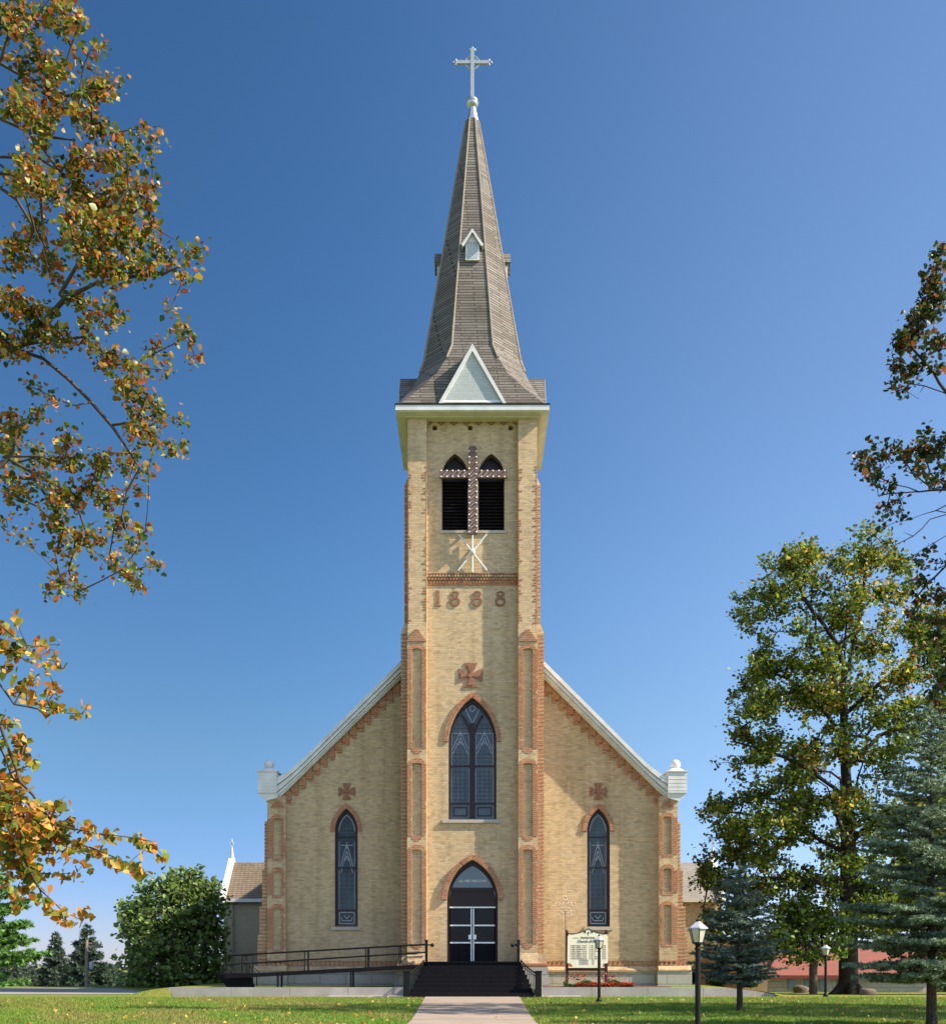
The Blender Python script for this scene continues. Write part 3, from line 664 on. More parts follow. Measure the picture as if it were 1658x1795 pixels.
# four big gables with triangular panels
gh, gw, g0 = 26.28, 1.33, 23.94
for d in range(4):
    gp = MB(); gr = MB(); gs = MB()
    def T(u, v, z, d=d):                             # u across, v outward distance from centre
        if d == 0: return (u, YS-v*(2.73/3.05), z)
        if d == 1: return (v, YS+u, z)
        if d == 2: return (-u, YS+v*(2.73/3.05), z)
        return (-v, YS-u, z)
    V = 3.04
    a = [T(-gw, V, g0), T(gw, V, g0), T(0, V, gh), T(-gw, .6, g0), T(gw, .6, g0), T(0, .6, gh)]
    gr.add(a, [(0,2,5,3), (2,1,4,5)])
    gr.add([T(-gw-.05, V+.06, g0), T(0, V+.06, gh+.11), T(0, .6, gh+.11), T(-gw-.05, .6, g0), T(gw+.05, V+.06, g0), T(gw+.05, .6, g0)], [(0,1,2,3), (1,4,5,2)])
    gp.add([T(-gw+.08, V-.03, g0+.14), T(gw-.08, V-.03, g0+.14), T(0, V-.03, gh-.1), T(-gw+.12, V-.2, g0+.14), T(gw-.12, V-.2, g0+.14)], [(0,1,2)])
    for sgn in (-1, 1):
        bw = .17
        p = [(sgn*(gw+.04), g0), (sgn*(gw-.10), g0), (0, gh-.22), (0, gh+.08)]
        f_ = [T(u, V+.07, z) for u, z in p]; k_ = [T(u, V-.06, z) for u, z in p]
        gs.add(f_+k_, [(0,1,2,3), (7,6,5,4), (0,4,5,1), (1,5,6,2), (3,2,6,7), (0,3,7,4)])
    gs.add([T(-gw+.1, V+.0, g0+.06), T(gw-.1, V+.0, g0+.06), T(gw-.2, V-.03, g0+.16), T(-gw+.2, V-.03, g0+.16)], [(0,1,2,3)])
    GRo = gr.build('gable_roof', SHIN, CH); gp.build('gable_panel', SCALE, GRo); gs.build('bargeboard', WHITE, GRo)
# spire lucarnes
for d in range(4):
    def T(u, v, z, d=d):
        return [(u, YS-v, z), (v, YS+u, z), (-u, YS+v, z), (-v, YS-u, z)][d]
    v0 = 1.50; zt, zb, ze = Z(409, YS-1.4), Z(458, YS-1.4), Z(429, YS-1.4)
    b_ = MB(); hw = .29
    vs = [T(-hw, v0, zb), T(hw, v0, zb), T(hw, v0, ze), T(0, v0, zt-.05), T(-hw, v0, ze)]
    vk = [T(-hw, .7, zb), T(hw, .7, zb), T(hw, .7, ze), T(0, .7, zt-.05), T(-hw, .7, ze)]
    b_.add(vs+vk, [(0,1,2,3,4), (0,5,6,1), (1,6,7,2), (4,9,5,0)]); LU = b_.build('spire_dormer', WHITE, CH)
    r_ = MB(); q = [(-hw-.17, ze-.12), (0, zt+.06), (hw+.17, ze-.12), (hw+.12, ze-.17), (0, zt-.06), (-hw-.12, ze-.17)]
    r_.add([T(u, v0+.12, z) for u, z in q]+[T(u, .6, z) for u, z in q], [(0,1,4,5), (1,2,3,4), (6,7,1,0), (7,8,2,1), (5,4,10,11), (4,3,9,10), (0,5,11,6), (2,8,9,3)])
    r_.build('dormer_roof', SHIN if d else mat('dormer_roof_wood', (.34,.33,.32), .8), LU)
    if d == 0:
        f_ = MB(); f_.prism([(-hw-.17, ze-.12), (0, zt+.06), (0, zt-.08), (-hw-.08, ze-.2)], YS-v0-.135, YS-v0-.121); f_.prism([(hw+.17, ze-.12), (0, zt+.06), (0, zt-.08), (hw+.08, ze-.2)], YS-v0-.135, YS-v0-.121); f_.build('dormer_bargeboard', WHITE, LU)
    l_ = MB(); q = [(-hw+.07, zb+.06), (hw-.07, zb+.06), (hw-.07, ze-.02), (-hw+.07, ze-.02)]
    l_.add([T(u, v0+.004, z) for u, z in q], [(0,1,2,3)]); l_.build('louvre', mat('dormer_louvre', (.42,.46,.48), .6), LU)
    l_ = MB(); l_.add([T(u, v0+.012, z) for u, z in ((-hw, ze+.0), (hw, ze+.0), (hw, ze+.05), (-hw, ze+.05))], [(0,1,2,3)]); l_.build('dormer_rail', GREYM, LU)
# metal cap, ball, cross
cp = MB(); cp.lathe([(.30, -.0), (.29, .05), (.10, .92), (.09, .95)], (0, YS, 37.25), 8); cp.build('metal_cap', METAL, CH)
zb_ = Z(180, YS); b_ = MB(); b_.ball((0, YS, zb_), .255, 24, 14); b_.lathe([(.10,-.40), (.07,-.3), (.09,-.24)], (0, YS, zb_), 12); b_.lathe([(.27,-.015), (.285,0), (.27,.015)], (0, YS, zb_), 24); b_.build('ball_finial', METAL, CH, True)
cr = MB(); zc = Z(109, YS); zt = Z(84, YS)
cr.box(-.075, .075, YS-.06, YS+.06, zb_+.2, zt-.05); cr.box(-.72, -.076, YS-.05, YS+.05, zc-.065, zc+.065); cr.box(.076, .72, YS-.05, YS+.05, zc-.065, zc+.065)
for (x, z) in ((-.74, zc), (.74, zc), (0, zt-.05)):
    dx, dz = (math.copysign(1, x), 0) if x else (0, 1)
    cr.ball((x+dx*.07, YS, z+dz*.06), .055, 8, 6); 
    for s_ in (-1, 1): cr.ball((x+dz*s_*.09-dx*.03, YS, z+abs(dx)*s_*.09-dz*.02), .06, 8, 6)
pts = [(.29*math.cos(t), YS, zc+.29*math.sin(t)) for t in np.linspace(0, 2*math.pi, 29)]; cr.tube(pts, .03, 6, False)
for k in range(4):
    a = math.pi/4+k*math.pi/2; cr.tube([(.1*math.cos(a), YS, zc+.1*math.sin(a)), (.29*math.cos(a), YS, zc+.29*math.sin(a))], .02, 5)
cr.build('spire_cross', GREYM, CH)

# ---- nave
def zbot(x): return 16.45-.985*abs(x)
def ztop(x):
    x = abs(x); z = 17.15-1.0*x
    if x > 7.1: z += .35*((x-7.1)/1.2)**2*.9
    return z
nv = MB()
outer = [(-7.96, .2), (-7.96, zbot(7.96)-.05), (0, zbot(0)-.05), (7.96, zbot(7.96)-.05), (7.96, .2)]
nv.wall(outer, [NW[-1], NW[1]], YN, .32, 26)
# corner piers
NP = {1: [(1432, 1498), (1523, 1565), (1587, 1655)], -1: [(1435, 1505), (1528, 1570), (1592, 1665)]}
YP = 46.92
for sg in (-1, 1):
    xi, xo = 7.94, 8.72; pc = 8.28; ztopp = Z(1396, YP)
    lst = [segarch(pc-.17, pc+.17, Z(b, YP), Z(a, YP), .07) for a, b in NP[sg]]
    fl = lambda l: [(sg*x, z) for x, z in l]
    nv.wall(fl([(xi, 1.36), (xi, ztopp), (xo, ztopp), (xo, 1.36)]), [fl(l) for l in lst], YP, .1, .1)
    nv.box(sg*xi, sg*xo, YP+.1, 47.9, .2, ztopp)
    for (xa, pa, pb) in ((8.86, 1440, 1524), (8.97, 1524, 1590), (9.08, 1590, 1640), (9.16, 1640, 1700)):
        nv.box(sg*8.5, sg*xa, 47.1, 48.2, Z(pb, 47.1), Z(pa, 47.1)); 
    nred = MB(); z = Z(1690, YP)
    while z < Z(1442, YP):
        xa = 8.86 if z > Z(1524, YP) else 8.97 if z > Z(1590, YP) else 9.08 if z > Z(1640, YP) else 9.16
        nred.box(sg*8.735, sg*(xa+.01), 47.08, 47.105, z, z+.075); z += .155
    nred.box(sg*8.76, sg*8.80, 47.101, 47.12, Z(1690, YP), Z(1442, YP))
    nred.build('header_ladder', RED, CH)
    for a, b in NP[sg]:
        nred = MB()
        z = Z(b, YP)
        while z < Z(a, YP)-.06:
            for (e0, e1) in ((xi+.02+(random.random() < .4)*.06, pc-.18), (pc+.18, xo-.006)):
                nred.box(sg*e0, sg*e1, YP-.014-random.uniform(0, .004), YP-.001, z, z+.07)
            z += .08
        for i in range(9):
            t0 = i/9; t1 = (i+1)/9; q = []
            for rr, t in ((.0, t0), (.17, t0), (.17, t1), (.0, t1)):
                x = pc-(.18+rr*.6)*math.cos(math.pi*t); zz_ = Z(a, YP)-.06+(.07+rr)*math.sin(math.pi*t)**.8 if 0 < t < 1 else Z(a, YP)-.06
                q.append((sg*x, zz_))
            nred.prism(q, YP-.016, YP-.001)
        nred.box(sg*(pc-.24), sg*(pc+.24), YP-.014, YP-.001, Z(b, YP)-.12, Z(b, YP)-.004)
        nred.build('panel_frame', RED, CH)
    nred = MB()
    for i in range(4): z = Z(1418, YP)+.02+i*.09; w = .30*(1-i/5); nred.box(sg*(pc-w), sg*(pc+w), YP-.03, YP-.001, z, z+.065)
    nred.build('brick_pediment', RED, CH)
    # toothed quoins beside the pier on the gable wall
nv.build('nave_wall', CREAM, CH)
# stepped corbels under the rake
for sg in (-1, 1):
    nred = MB(); x = 3.1
    while x < 7.9:
        zb1 = zbot(x+.30)-.05; 
        nred.prism([(sg*x, zb1-.17), (sg*(x+.33), zb1-.17), (sg*(x+.33), zb1+.0), (sg*x, zb1+.33)], YN-.09, YN-.001)
        nred.box(sg*x, sg*(x+.18), YN-.06, YN-.001, zb1-.29, zb1-.172)
        x += .31
    nred.build('stepped_corbel', RED, CH)
# water table and foundation
for sg in (-1, 1):
    wtb = MB(); wtr = MB(); fn = MB()
    fn.box(sg*2.5, sg*8.0, YN-.12, YN+.3, .2, .96); fn.box(sg*7.85, sg*9.3, YP-.16, 48.4, .2, .97)
    wtb.prismx([(YN-.16, .961), (YN-.16, 1.02), (YN-.03, 1.17), (YN+.1, 1.17), (YN+.1, .961)], sg*2.5, sg*8.0)
    wtb.prismx([(YP-.2, .971), (YP-.2, 1.03), (YP-.04, 1.19), (48.3, 1.19), (48.3, .971)], sg*7.88, sg*9.27)
    x = 3.0
    while x < 7.85: wtr.prism([(sg*x, 1.18), (sg*(x+.1), 1.37), (sg*(x+.2), 1.18)], YN-.05, YN-.001); wtr.box(sg*(x+.02), sg*(x+.18), YN-.03, YN-.001, 1.34, 1.40); x += .2
    x = 7.95
    while x < 9.1: wtr.prism([(sg*x, 1.20), (sg*(x+.1), 1.38), (sg*(x+.2), 1.20)], YP-.05, YP-.001); wtr.box(sg*(x+.02), sg*(x+.18), YP-.03, YP-.001, 1.36, 1.42); x += .2
    wtr.box(sg*2.5, sg*8.0, YN-.18, YN-.12, .93, .96)
    wtb.build('water_table', CREAM, CH); wtr.build('sawtooth_band', RED, CH); fn.build('foundation', STONE, CH)
# raking cornices
for sg in (-1, 1):
    ck = MB(); n = 16; xs = np.linspace(2.95, 8.3, n)
    def band(t0, t1, y0, y1):
        top = [(sg*x, ztop(x)*(1-t0)+zbot(x)*t0) for x in xs]; bot = [(sg*x, ztop(x)*(1-t1)+zbot(x)*t1) for x in xs]
        ck.prism(top+bot[::-1], y0, y1)
    band(0, .34, 46.76, 47.4); band(.34, .385, 46.93, 47.4); band(.385, .66, 46.82, 47.4); band(.66, .70, 47.0, 47.4); band(.70, .86, 46.90, 47.4); band(.86, 1.0, 47.0, 47.4)
    ck.build('raking_cornice', WHITE, CH)
rf = MB()
for sg in (-1, 1):
    xs = [0, 3, 6, 7.2, 7.9, 8.4, 9.0]; v = []; 
    for y in (47.41, 76): v += [(sg*x, y, ztop(x)-.04) for x in xs]
    n = len(xs); rf.add(v, [(i, i+1, n+i+1, n+i) if sg > 0 else (i+1, i, n+i, n+i+1) for i in range(n-1)])
rf.build('nave_roof', SHIN2, CH)
nw = MB(); nw.box(-7.95, 7.95, 75.9, 76, 0, 9); nw.prism([(-7.95, 9), (7.95, 9), (0, 16.8)], 75.9, 75.99); nw.build('rear_wall', CREAM, CH)
# corner pinnacles
for sg in (-1, 1):
    k = MB(); xa, xb = 8.28, 9.08; z0, z1 = Z(1391, 46.85), Z(1354, 46.85)
    k.box(sg*xa, sg*xb, 46.72, 47.75, z0, z1)
    for i in range(5): zz_ = z0+.1+i*(z1-z0-.1)/5; k.box(sg*(xa-.008), sg*(xb+.008), 46.712, 47.758, zz_, zz_+.02)
    k.prism([(sg*xa, z0), (sg*xb, z0), (sg*(xb-.32), z0-.34), (sg*xa, z0-.2)], 46.78, 47.7)
    k.box(sg*(xa-.05), sg*(xb+.05), 46.67, 47.8, z1, z1+.05)
    cxp = sg*(xa+xb)/2; k.lathe([(.50, 0), (.3, .12), (.12, .2), (.1, .24)], (cxp, 47.2, z1+.05), 4)
    PN = k.build('corner_pinnacle', WHITE, CH); k = MB(); k.ball((cxp, 47.2, Z(1341, 47.2)), .215, 20, 12); k.build('ball', WHITE, PN, True)

# transepts
for sg in (-1, 1):
    t = MB(); xo = 14.75
    t.box(sg*7.96, sg*xo, 66, 70.6, -.3, 5.05); t.prismx([(66, 5.05), (68.3, 7.35), (70.6, 5.05)], sg*7.96, sg*xo)
    t.box(sg*(xo-.45), sg*(xo+.1), 65.88, 66, -.3, 5.0)
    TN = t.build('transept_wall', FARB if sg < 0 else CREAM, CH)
    k = MB(); x = 8.6
    while x < xo-.5: k.prism([(sg*x, 4.72), (sg*(x+.22), 4.9), (sg*(x+.44), 4.72), (sg*(x+.44), 5.0), (sg*x, 5.0)], 65.93, 65.999); x += .44
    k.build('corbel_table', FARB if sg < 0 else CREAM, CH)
    t = MB(); t.add([(sg*7.96, 65.75, 4.95), (sg*xo, 65.75, 4.95), (sg*xo, 68.3, 7.5), (sg*7.96, 68.3, 7.5), (sg*7.96, 70.85, 4.95), (sg*xo, 70.85, 4.95)], [(0,1,2,3), (3,2,5,4)] if sg > 0 else [(3,2,1,0), (4,5,2,3)])
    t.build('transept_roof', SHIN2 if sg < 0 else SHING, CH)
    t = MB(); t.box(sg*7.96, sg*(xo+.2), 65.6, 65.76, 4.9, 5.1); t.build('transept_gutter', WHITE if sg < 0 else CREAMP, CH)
    t = MB(); x0_, x1_ = sg*(xo-.02), sg*(xo+.3)
    t.prismx([(65.55, 4.85), (65.75, 5.25), (68.3, 7.85), (70.9, 5.25), (71.05, 4.85), (68.3, 7.3)], min(x0_, x1_), max(x0_, x1_))
    t.build('transept_coping', WHITE, CH)
    t = MB(); c = sg*(xo+.12); t.lathe([(.13, 0), (.09, .3), (.05, .7)], (c, 68.3, 7.7), 8); t.box(c-.03, c+.03, 68.27, 68.33, 8.3, 8.95); t.box(c-.12, c+.12, 68.27, 68.33, 8.62, 8.72); t.build('gable_finial', WHITE, CH)

# ---- entrance steps
ST = thing('entrance_steps', (0, 43.5, 0), 'wide black painted steps with landing below the church door', 'steps')
s_ = MB(); s_.box(-1.95, 1.95, 43.95, YR+.3, .0, 1.37)
n = 7; rise = 1.37/8
for i in range(n):
    yy = 43.95-(i+1)*.25; w = 1.95+.42*(i+1)/n; zt = 1.37-rise*(i+1)
    s_.box(-w, w, yy, yy+.25-(.0), 0, zt); pass
s_.box(-1.97, 1.97, 43.92, 44.0, 1.33, 1.374)
s_.build('step_block', STEP, ST)
m = MB()
for sg in (-1, 1): m.box(sg*1.12, sg*1.16, YR-.35, YR-.31, 1.05, 1.372)
for sg in (-1, 1):
    nb = MB(); nb.box(sg*2.40, sg*2.64, 42.15, 42.4, 0, .98); nb.box(sg*2.38, sg*2.66, 42.13, 42.42, .98, 1.02); nb.build('newel_post', BLACK, ST)
    rl = MB(); a = Vector((sg*2.42, 42.3, .92)); b_ = Vector((sg*1.93, 44.0, 1.42+.0)); mid = (a+b_)/2+Vector((0, 0, -.08))
    pts = [a*(1-t)**2+mid*2*t*(1-t)+b_*t*t for t in np.linspace(0, 1, 8)]
    rl.tube(pts, .03, 6); 
    pts2 = [p+Vector((0, 0, -.12)) for p in pts]; rl.tube(pts2, .018, 5)
    for p in pts[1:-1]: rl.tube([(p.x, p.y, p.z), (p.x, p.y, max(.1, p.z-.9))], .016, 5)
    rl.build('handrail', BLACK, ST)
    pp = MB(); x = sg*1.86; pp.box(x-.055, x+.055, 44.6, 44.71, 1.37, Z(1650, 44.6)); pp.tube([(x, 44.65, Z(1657, 44.6)), (x-sg*.2, 44.65, Z(1657, 44.6))], .03, 6)
    pp.lathe([(.03, 0), (.1, .0), (.02, .0001)], (0, 0, 0), 4) if False else pp.ball((x-sg*.24, 44.65, Z(1657.5, 44.6)), .085, 8, 6); pp.box(x-.07, x+.07, 44.585, 44.725, Z(1650, 44.6), Z(1648, 44.6))
    pp.build('lamp_post', BLACK, ST)

# ---- ramp
RP = thing('access_ramp', (-5.8, 44.3, TZ), 'black steel access ramp with pipe handrails climbing to the church landing', 'ramp')
xa, xb = X(396, 44.2), X(748, 44.2)
def dz_(x): t = (x-xb)/(xa-xb); return Z(1691, 44.2)*(1-t)+Z(1709, 44.2)*t
def rz_(x, k): t = (x-xb)/(xa-xb); return (Z(1656, 44.2) if k else Z(1670, 44.2))*(1-t)+(Z(1676, 44.2) if k else Z(1692, 44.2))*t
dk = MB()
for y0, y1 in ((43.95, 44.03), (45.0-.12, 44.93)): dk.prism([(xa, dz_(xa)-.16), (xa, dz_(xa)), (xb, dz_(xb)), (xb, dz_(xb)-.16)], y0, y1)
dk.prism([(xa, dz_(xa)-.06), (xa, dz_(xa)-.02), (xb, dz_(xb)-.02), (xb, dz_(xb)-.06)], 44.03, 44.88); dk.build('deck', STEP, RP)
for y in (43.99, 44.9):
    for k in (0, 1): rl = MB(); rl.tube([(xa-.1, y, rz_(xa, k)), (xb, y, rz_(xb, k))], .028, 6); rl.build('handrail', BLACK, RP)
for px in (398, 425, 534, 541, 641, 647, 700):
    for y in (43.99, 44.9) if px not in (541, 647) else (43.99,):
        x = X(px, 44.0); q = MB(); q.tube([(x, y, dz_(x)-.02), (x, y, rz_(x, 1))], .025, 6); q.build('rail_post', BLACK, RP)
for px in (487, 615):
    for y in (44.0, 44.9):
        x = X(px, 44.0); q = MB(); q.box(x-.035, x+.035, y-.035, y+.035, .2, dz_(x)-.1); q.build('support_leg', BLACK, RP)
q = MB(); q.prism([(X(383,44.3), Z(1709,44.3)), (X(440,44.3), Z(1711,44.3)), (X(448,44.3), .3), (X(400,44.3), .3)], 44.2, 44.3); q.box(X(384,44.3), X(446,44.3), 44.3, 46.2, Z(1711,44.3), Z(1707,44.3)); q.build('landing', STEP, RP)
q = MB()
for k, (px, a, b) in enumerate(((424,1677,1707), (430,1675,1730), (437,1691,1730), (443,1678,1730), (450,1706,1730), (388,1686,1711), (396,1691,1711), (405,1700,1711))):
    x = X(px, 44.6); q.tube([(x, 44.6+.002*k, max(.3, Z(b, 44.6))), (x, 44.6+.002*k, Z(a, 44.6))], .02, 5)
for a, b in (((424,1679),(450,1708)), ((437,1691),(456,1706)), ((391,1689),(410,1706)), ((424,1677),(444,1675))): q.tube([P(*a, 44.6), P(*b, 44.6)], .02, 5)
q.build('stair_rail', BLACK, RP)

# ------------------------------------------------------------------ lamps
def lamp(x, y, h, label):
    g0 = float(gz(x, y)); L = thing('lamp_post', (x, y, g0), label, 'lamp post', 'black post lamps with tapered lanterns on the lawn')
    s = MB(); s.lathe([(.10, 0), (.10, .08), (.055, .14), (.05, h-.52), (.07, h-.50), (.045, h-.47), (.05, h-.43), (.085, h-.40)], (x, y, g0), 12); s.build('post', BLACK, L, False)
    s = MB(); zb0 = g0+h-.385; s.lathe([(.10, 0), (.17, .27)], (x, y, zb0), 6); s.build('lantern', LAMPG, L)
    s = MB()
    for k in range(6):
        a = 2*math.pi*(k+.5)/6; s.tube([(x+.103*math.cos(a), y+.103*math.sin(a), zb0), (x+.173*math.cos(a), y+.173*math.sin(a), zb0+.27)], .009, 4)
    s.lathe([(.11, -.02), (.11, .01)], (x, y, zb0), 6); s.build('lantern_frame', BLACK, L)
    s = MB(); s.lathe([(.20, .265), (.195, .285), (.06, .385), (.05, .40)], (x, y, zb0), 6); C = s.build('lantern_hood', LAMPC, L)
    s = MB(); s.ball((x, y, zb0+.42), .035, 10, 6); s.lathe([(.008, 0), (.004, .06)], (x, y, zb0+.44), 6); s.build('finial', BLACK, C)
lamp(X(1050, 37.5), 37.5, 2.22, 'slim black lamp post in front of the cream notice board')
lamp(X(1223, 21), 21, 2.13, 'nearest lamp post, large pale lantern before the brick annex')
lamp(X(1447, 43), 43, 2.0, 'small distant lamp post in front of the red roof beside the big trunk')

# ------------------------------------------------------------------ notice board, star, flowers
YSg = 45.2
NB = thing('notice_board', (X(1030, YSg), YSg, TZ), 'cream notice board with scalloped top and black lettering below the right window', 'notice board')
c = X(1030, YSg); k_ = YSg/F
def sx(u): return c+(u-1030)*k_
def sq(u, v): return (X(985+u/18.42, YSg), Z(1620+v/18.42, YSg))
half = [(170,1270),(180,400),(270,340),(400,340),(560,300),(700,250),(740,310),(765,215),(850,175)]
full = half+[(1700-u, v) for u, v in half[:-1]][::-1]
full = [(min(u, 1478), v) for u, v in full]
bot = [(1330,1290),(1290,1420),(350,1420),(330,1330),(250,1275)]
b_ = MB(); b_.prism([sq(u, v) for u, v in full+bot], YSg-.04, YSg+.02); BD = b_.build('board', SIGNM, NB)
b_ = MB()
for sgx in (155, 1430): x, _ = sq(sgx, 0); b_ = MB(); b_.box(x-.06, x+.06, YSg+.03, YSg+.15, .3, sq(0, 240)[1]); b_.ball((x, YSg+.09, sq(0, 225)[1]), .05, 8, 6); b_.build('post', POSTR, NB)
b_ = MB(); b_.box(sq(155, 0)[0]+.06, sq(1430, 0)[0]-.06, YSg+.04, YSg+.12, sq(0, 1520)[1], sq(0, 1425)[1]); b_.build('rail', POSTR, NB)
b_ = MB(); pts = [sq(u, v) for u, v in ((150,300),(330,330),(560,285),(705,235),(745,300),(760,205),(850,160),(940,205),(955,300),(1000,235),(1150,285),(1370,330),(1440,300))]
for p, q_ in zip(pts[:-1], pts[1:]): strip(b_, p, q_, .03, YSg-.05, YSg+.03)
b_.build('scroll_edge', BLACK, NB)
yl = YSg-.048
text_mesh('Rosholt Area', .105, 'lettering', INK, BD, (sq(835, 0)[0], yl, sq(0, 470)[1]), .003, off=.002)
text_mesh('Church of St.', .14, 'lettering', INK, BD, (sq(800, 0)[0], yl, sq(0, 600)[1]), .003, off=.002)
ik = MB()
sx0, sz0 = sq(845, 380); ik.box(sx0-.012, sx0+.012, yl, YSg-.04, sz0, sz0+.16); ik.box(sx0-.045, sx0+.045, yl, YSg-.04, sz0+.09, sz0+.125)
strip(ik, sq(360, 455), sq(540, 455), .012, yl, YSg-.04)
for r_ in range(8):
    v = 690+r_*60
    for (a, b2) in ((280, 300), (330, 430), (460, 460+random.choice((40, 130, 150, 190))), (680, 720), (745, 795), (890, 915), (950, 1010), (1050, 1050+random.choice((30, 70, 90))), (1300, 1340), (1360, 1410)):
        u = a
        while u < b2: w = min(random.uniform(10, 24), b2-u); p = sq(u, v); q_ = sq(u+w*.8, v+24+random.uniform(-4, 4)); ik.box(p[0], q_[0], yl, YSg-.04, q_[1], p[1]); u += w+4
    ik.box(*sorted((sq(520, v+20)[0], sq(670, v+20)[0])), yl, YSg-.04, sq(0, v+24)[1], sq(0, v+20)[1])
for r_ in range(3):
    v = 1160+r_*60
    for (a, b2) in ((560, 600), (620, 850), (980, 1030)):
        u = a
        while u < b2: w = random.uniform(10, 24); p = sq(u, v); q_ = sq(u+w*.8, v+24); ik.box(p[0], q_[0], yl, YSg-.04, q_[1], p[1]); u += w+4
ik.build('small_print', mat('faded_print', (.16,.14,.12), .7), BD)
SN = thing('star_decoration', (X(991, 45.0), 45.0, TZ), 'outlined five-pointed star with small bulbs on a thin pole beside the notice board', 'star ornament')
b_ = MB(); cx_, cz_ = X(991, 45.0), Z(1589, 45.0); pts = []
for i in range(10): a = math.pi/2+i*math.pi/5; r_ = .40 if i % 2 == 0 else .185; pts.append((cx_+r_*math.cos(a), 45.0, cz_+r_*math.sin(a)))
b_.tube(pts+[pts[0]], .019, 5); b_.build('star_outline', mat('worn_metal', (.34,.26,.18), .6), SN)
b_ = MB()
for p, q_ in zip(pts, pts[1:]+pts[:1]):
    for t in (0, .5): b_.ball(tuple(Vector(p)*(1-t)+Vector(q_)*t+Vector((0,-.02,0))), .018, 6, 4)
b_.build('bulb_string', BULB, SN); b_ = MB(); b_.tube([(cx_, 45.0, .3), (cx_, 45.0, cz_-.15)], .014, 6); b_.build('pole', mat('thin_pole', (.13,.09,.06), .6), SN)

# ------------------------------------------------------------------ foliage
def mesh_np(name, V, T, C, m, parent=None):
    me = bpy.data.meshes.new(name); nv_ = len(V); nf = len(T)
    off = np.array([0., 0, 0]); p = parent
    while p is not None: off += np.array(p.location); p = p.parent
    me.vertices.add(nv_); me.vertices.foreach_set('co', (V-off).astype(np.float32).ravel())
    k = T.shape[1]; me.loops.add(nf*k); me.loops.foreach_set('vertex_index', T.astype(np.int32).ravel())
    me.polygons.add(nf); me.polygons.foreach_set('loop_start', np.arange(0, nf*k, k, dtype=np.int32))
    me.update(calc_edges=True)
    if C is not None:
        ca = me.color_attributes.new('Col', 'FLOAT_COLOR', 'POINT'); cc = np.ones((nv_, 4), np.float32); cc[:, :3] = C; ca.data.foreach_set('color', cc.ravel())
    me.materials.append(m); o = bpy.data.objects.new(name, me); COL.objects.link(o)
    if parent is not None: o.parent = parent
    return o
def unit(v): return v/np.maximum(np.linalg.norm(v, axis=-1, keepdims=True), 1e-9)
def leaves(name, ctr, size, cols, parent, droop=.35, mat_=None, wide=.85):
    n = len(ctr); d = unit(rng.normal(size=(n, 3))*[1, 1, .6]+[0, 0, -droop]); u = unit(rng.normal(size=(n, 3))+[0, 0, .9])
    s = unit(np.cross(d, u)); nn = np.cross(s, d); sz = (size*np.clip(rng.lognormal(-.04, .27, n), .5, 1.7))[:, None]
    w = sz*wide*.5; fold = rng.uniform(.1, .5, (n, 1))*w
    base = ctr-d*sz*.5
    vs = np.stack([base, base+d*sz*.28+s*w*1.0+nn*fold, base+d*sz*.62+s*w*.78+nn*fold*.8, base+d*sz, base+d*sz*.62-s*w*.78+nn*fold*.8, base+d*sz*.28-s*w+nn*fold], 1)
    V = vs.reshape(-1, 3); i0 = (np.arange(n)*6)[:, None]
    T = np.concatenate([i0+np.array([[0, 1, 2]]), i0+np.array([[0, 2, 3]]), i0+np.array([[0, 3, 4]]), i0+np.array([[0, 4, 5]])], 0)
    return mesh_np(name, V, T, np.repeat(cols, 6, 0), mat_ or LEAF, parent)
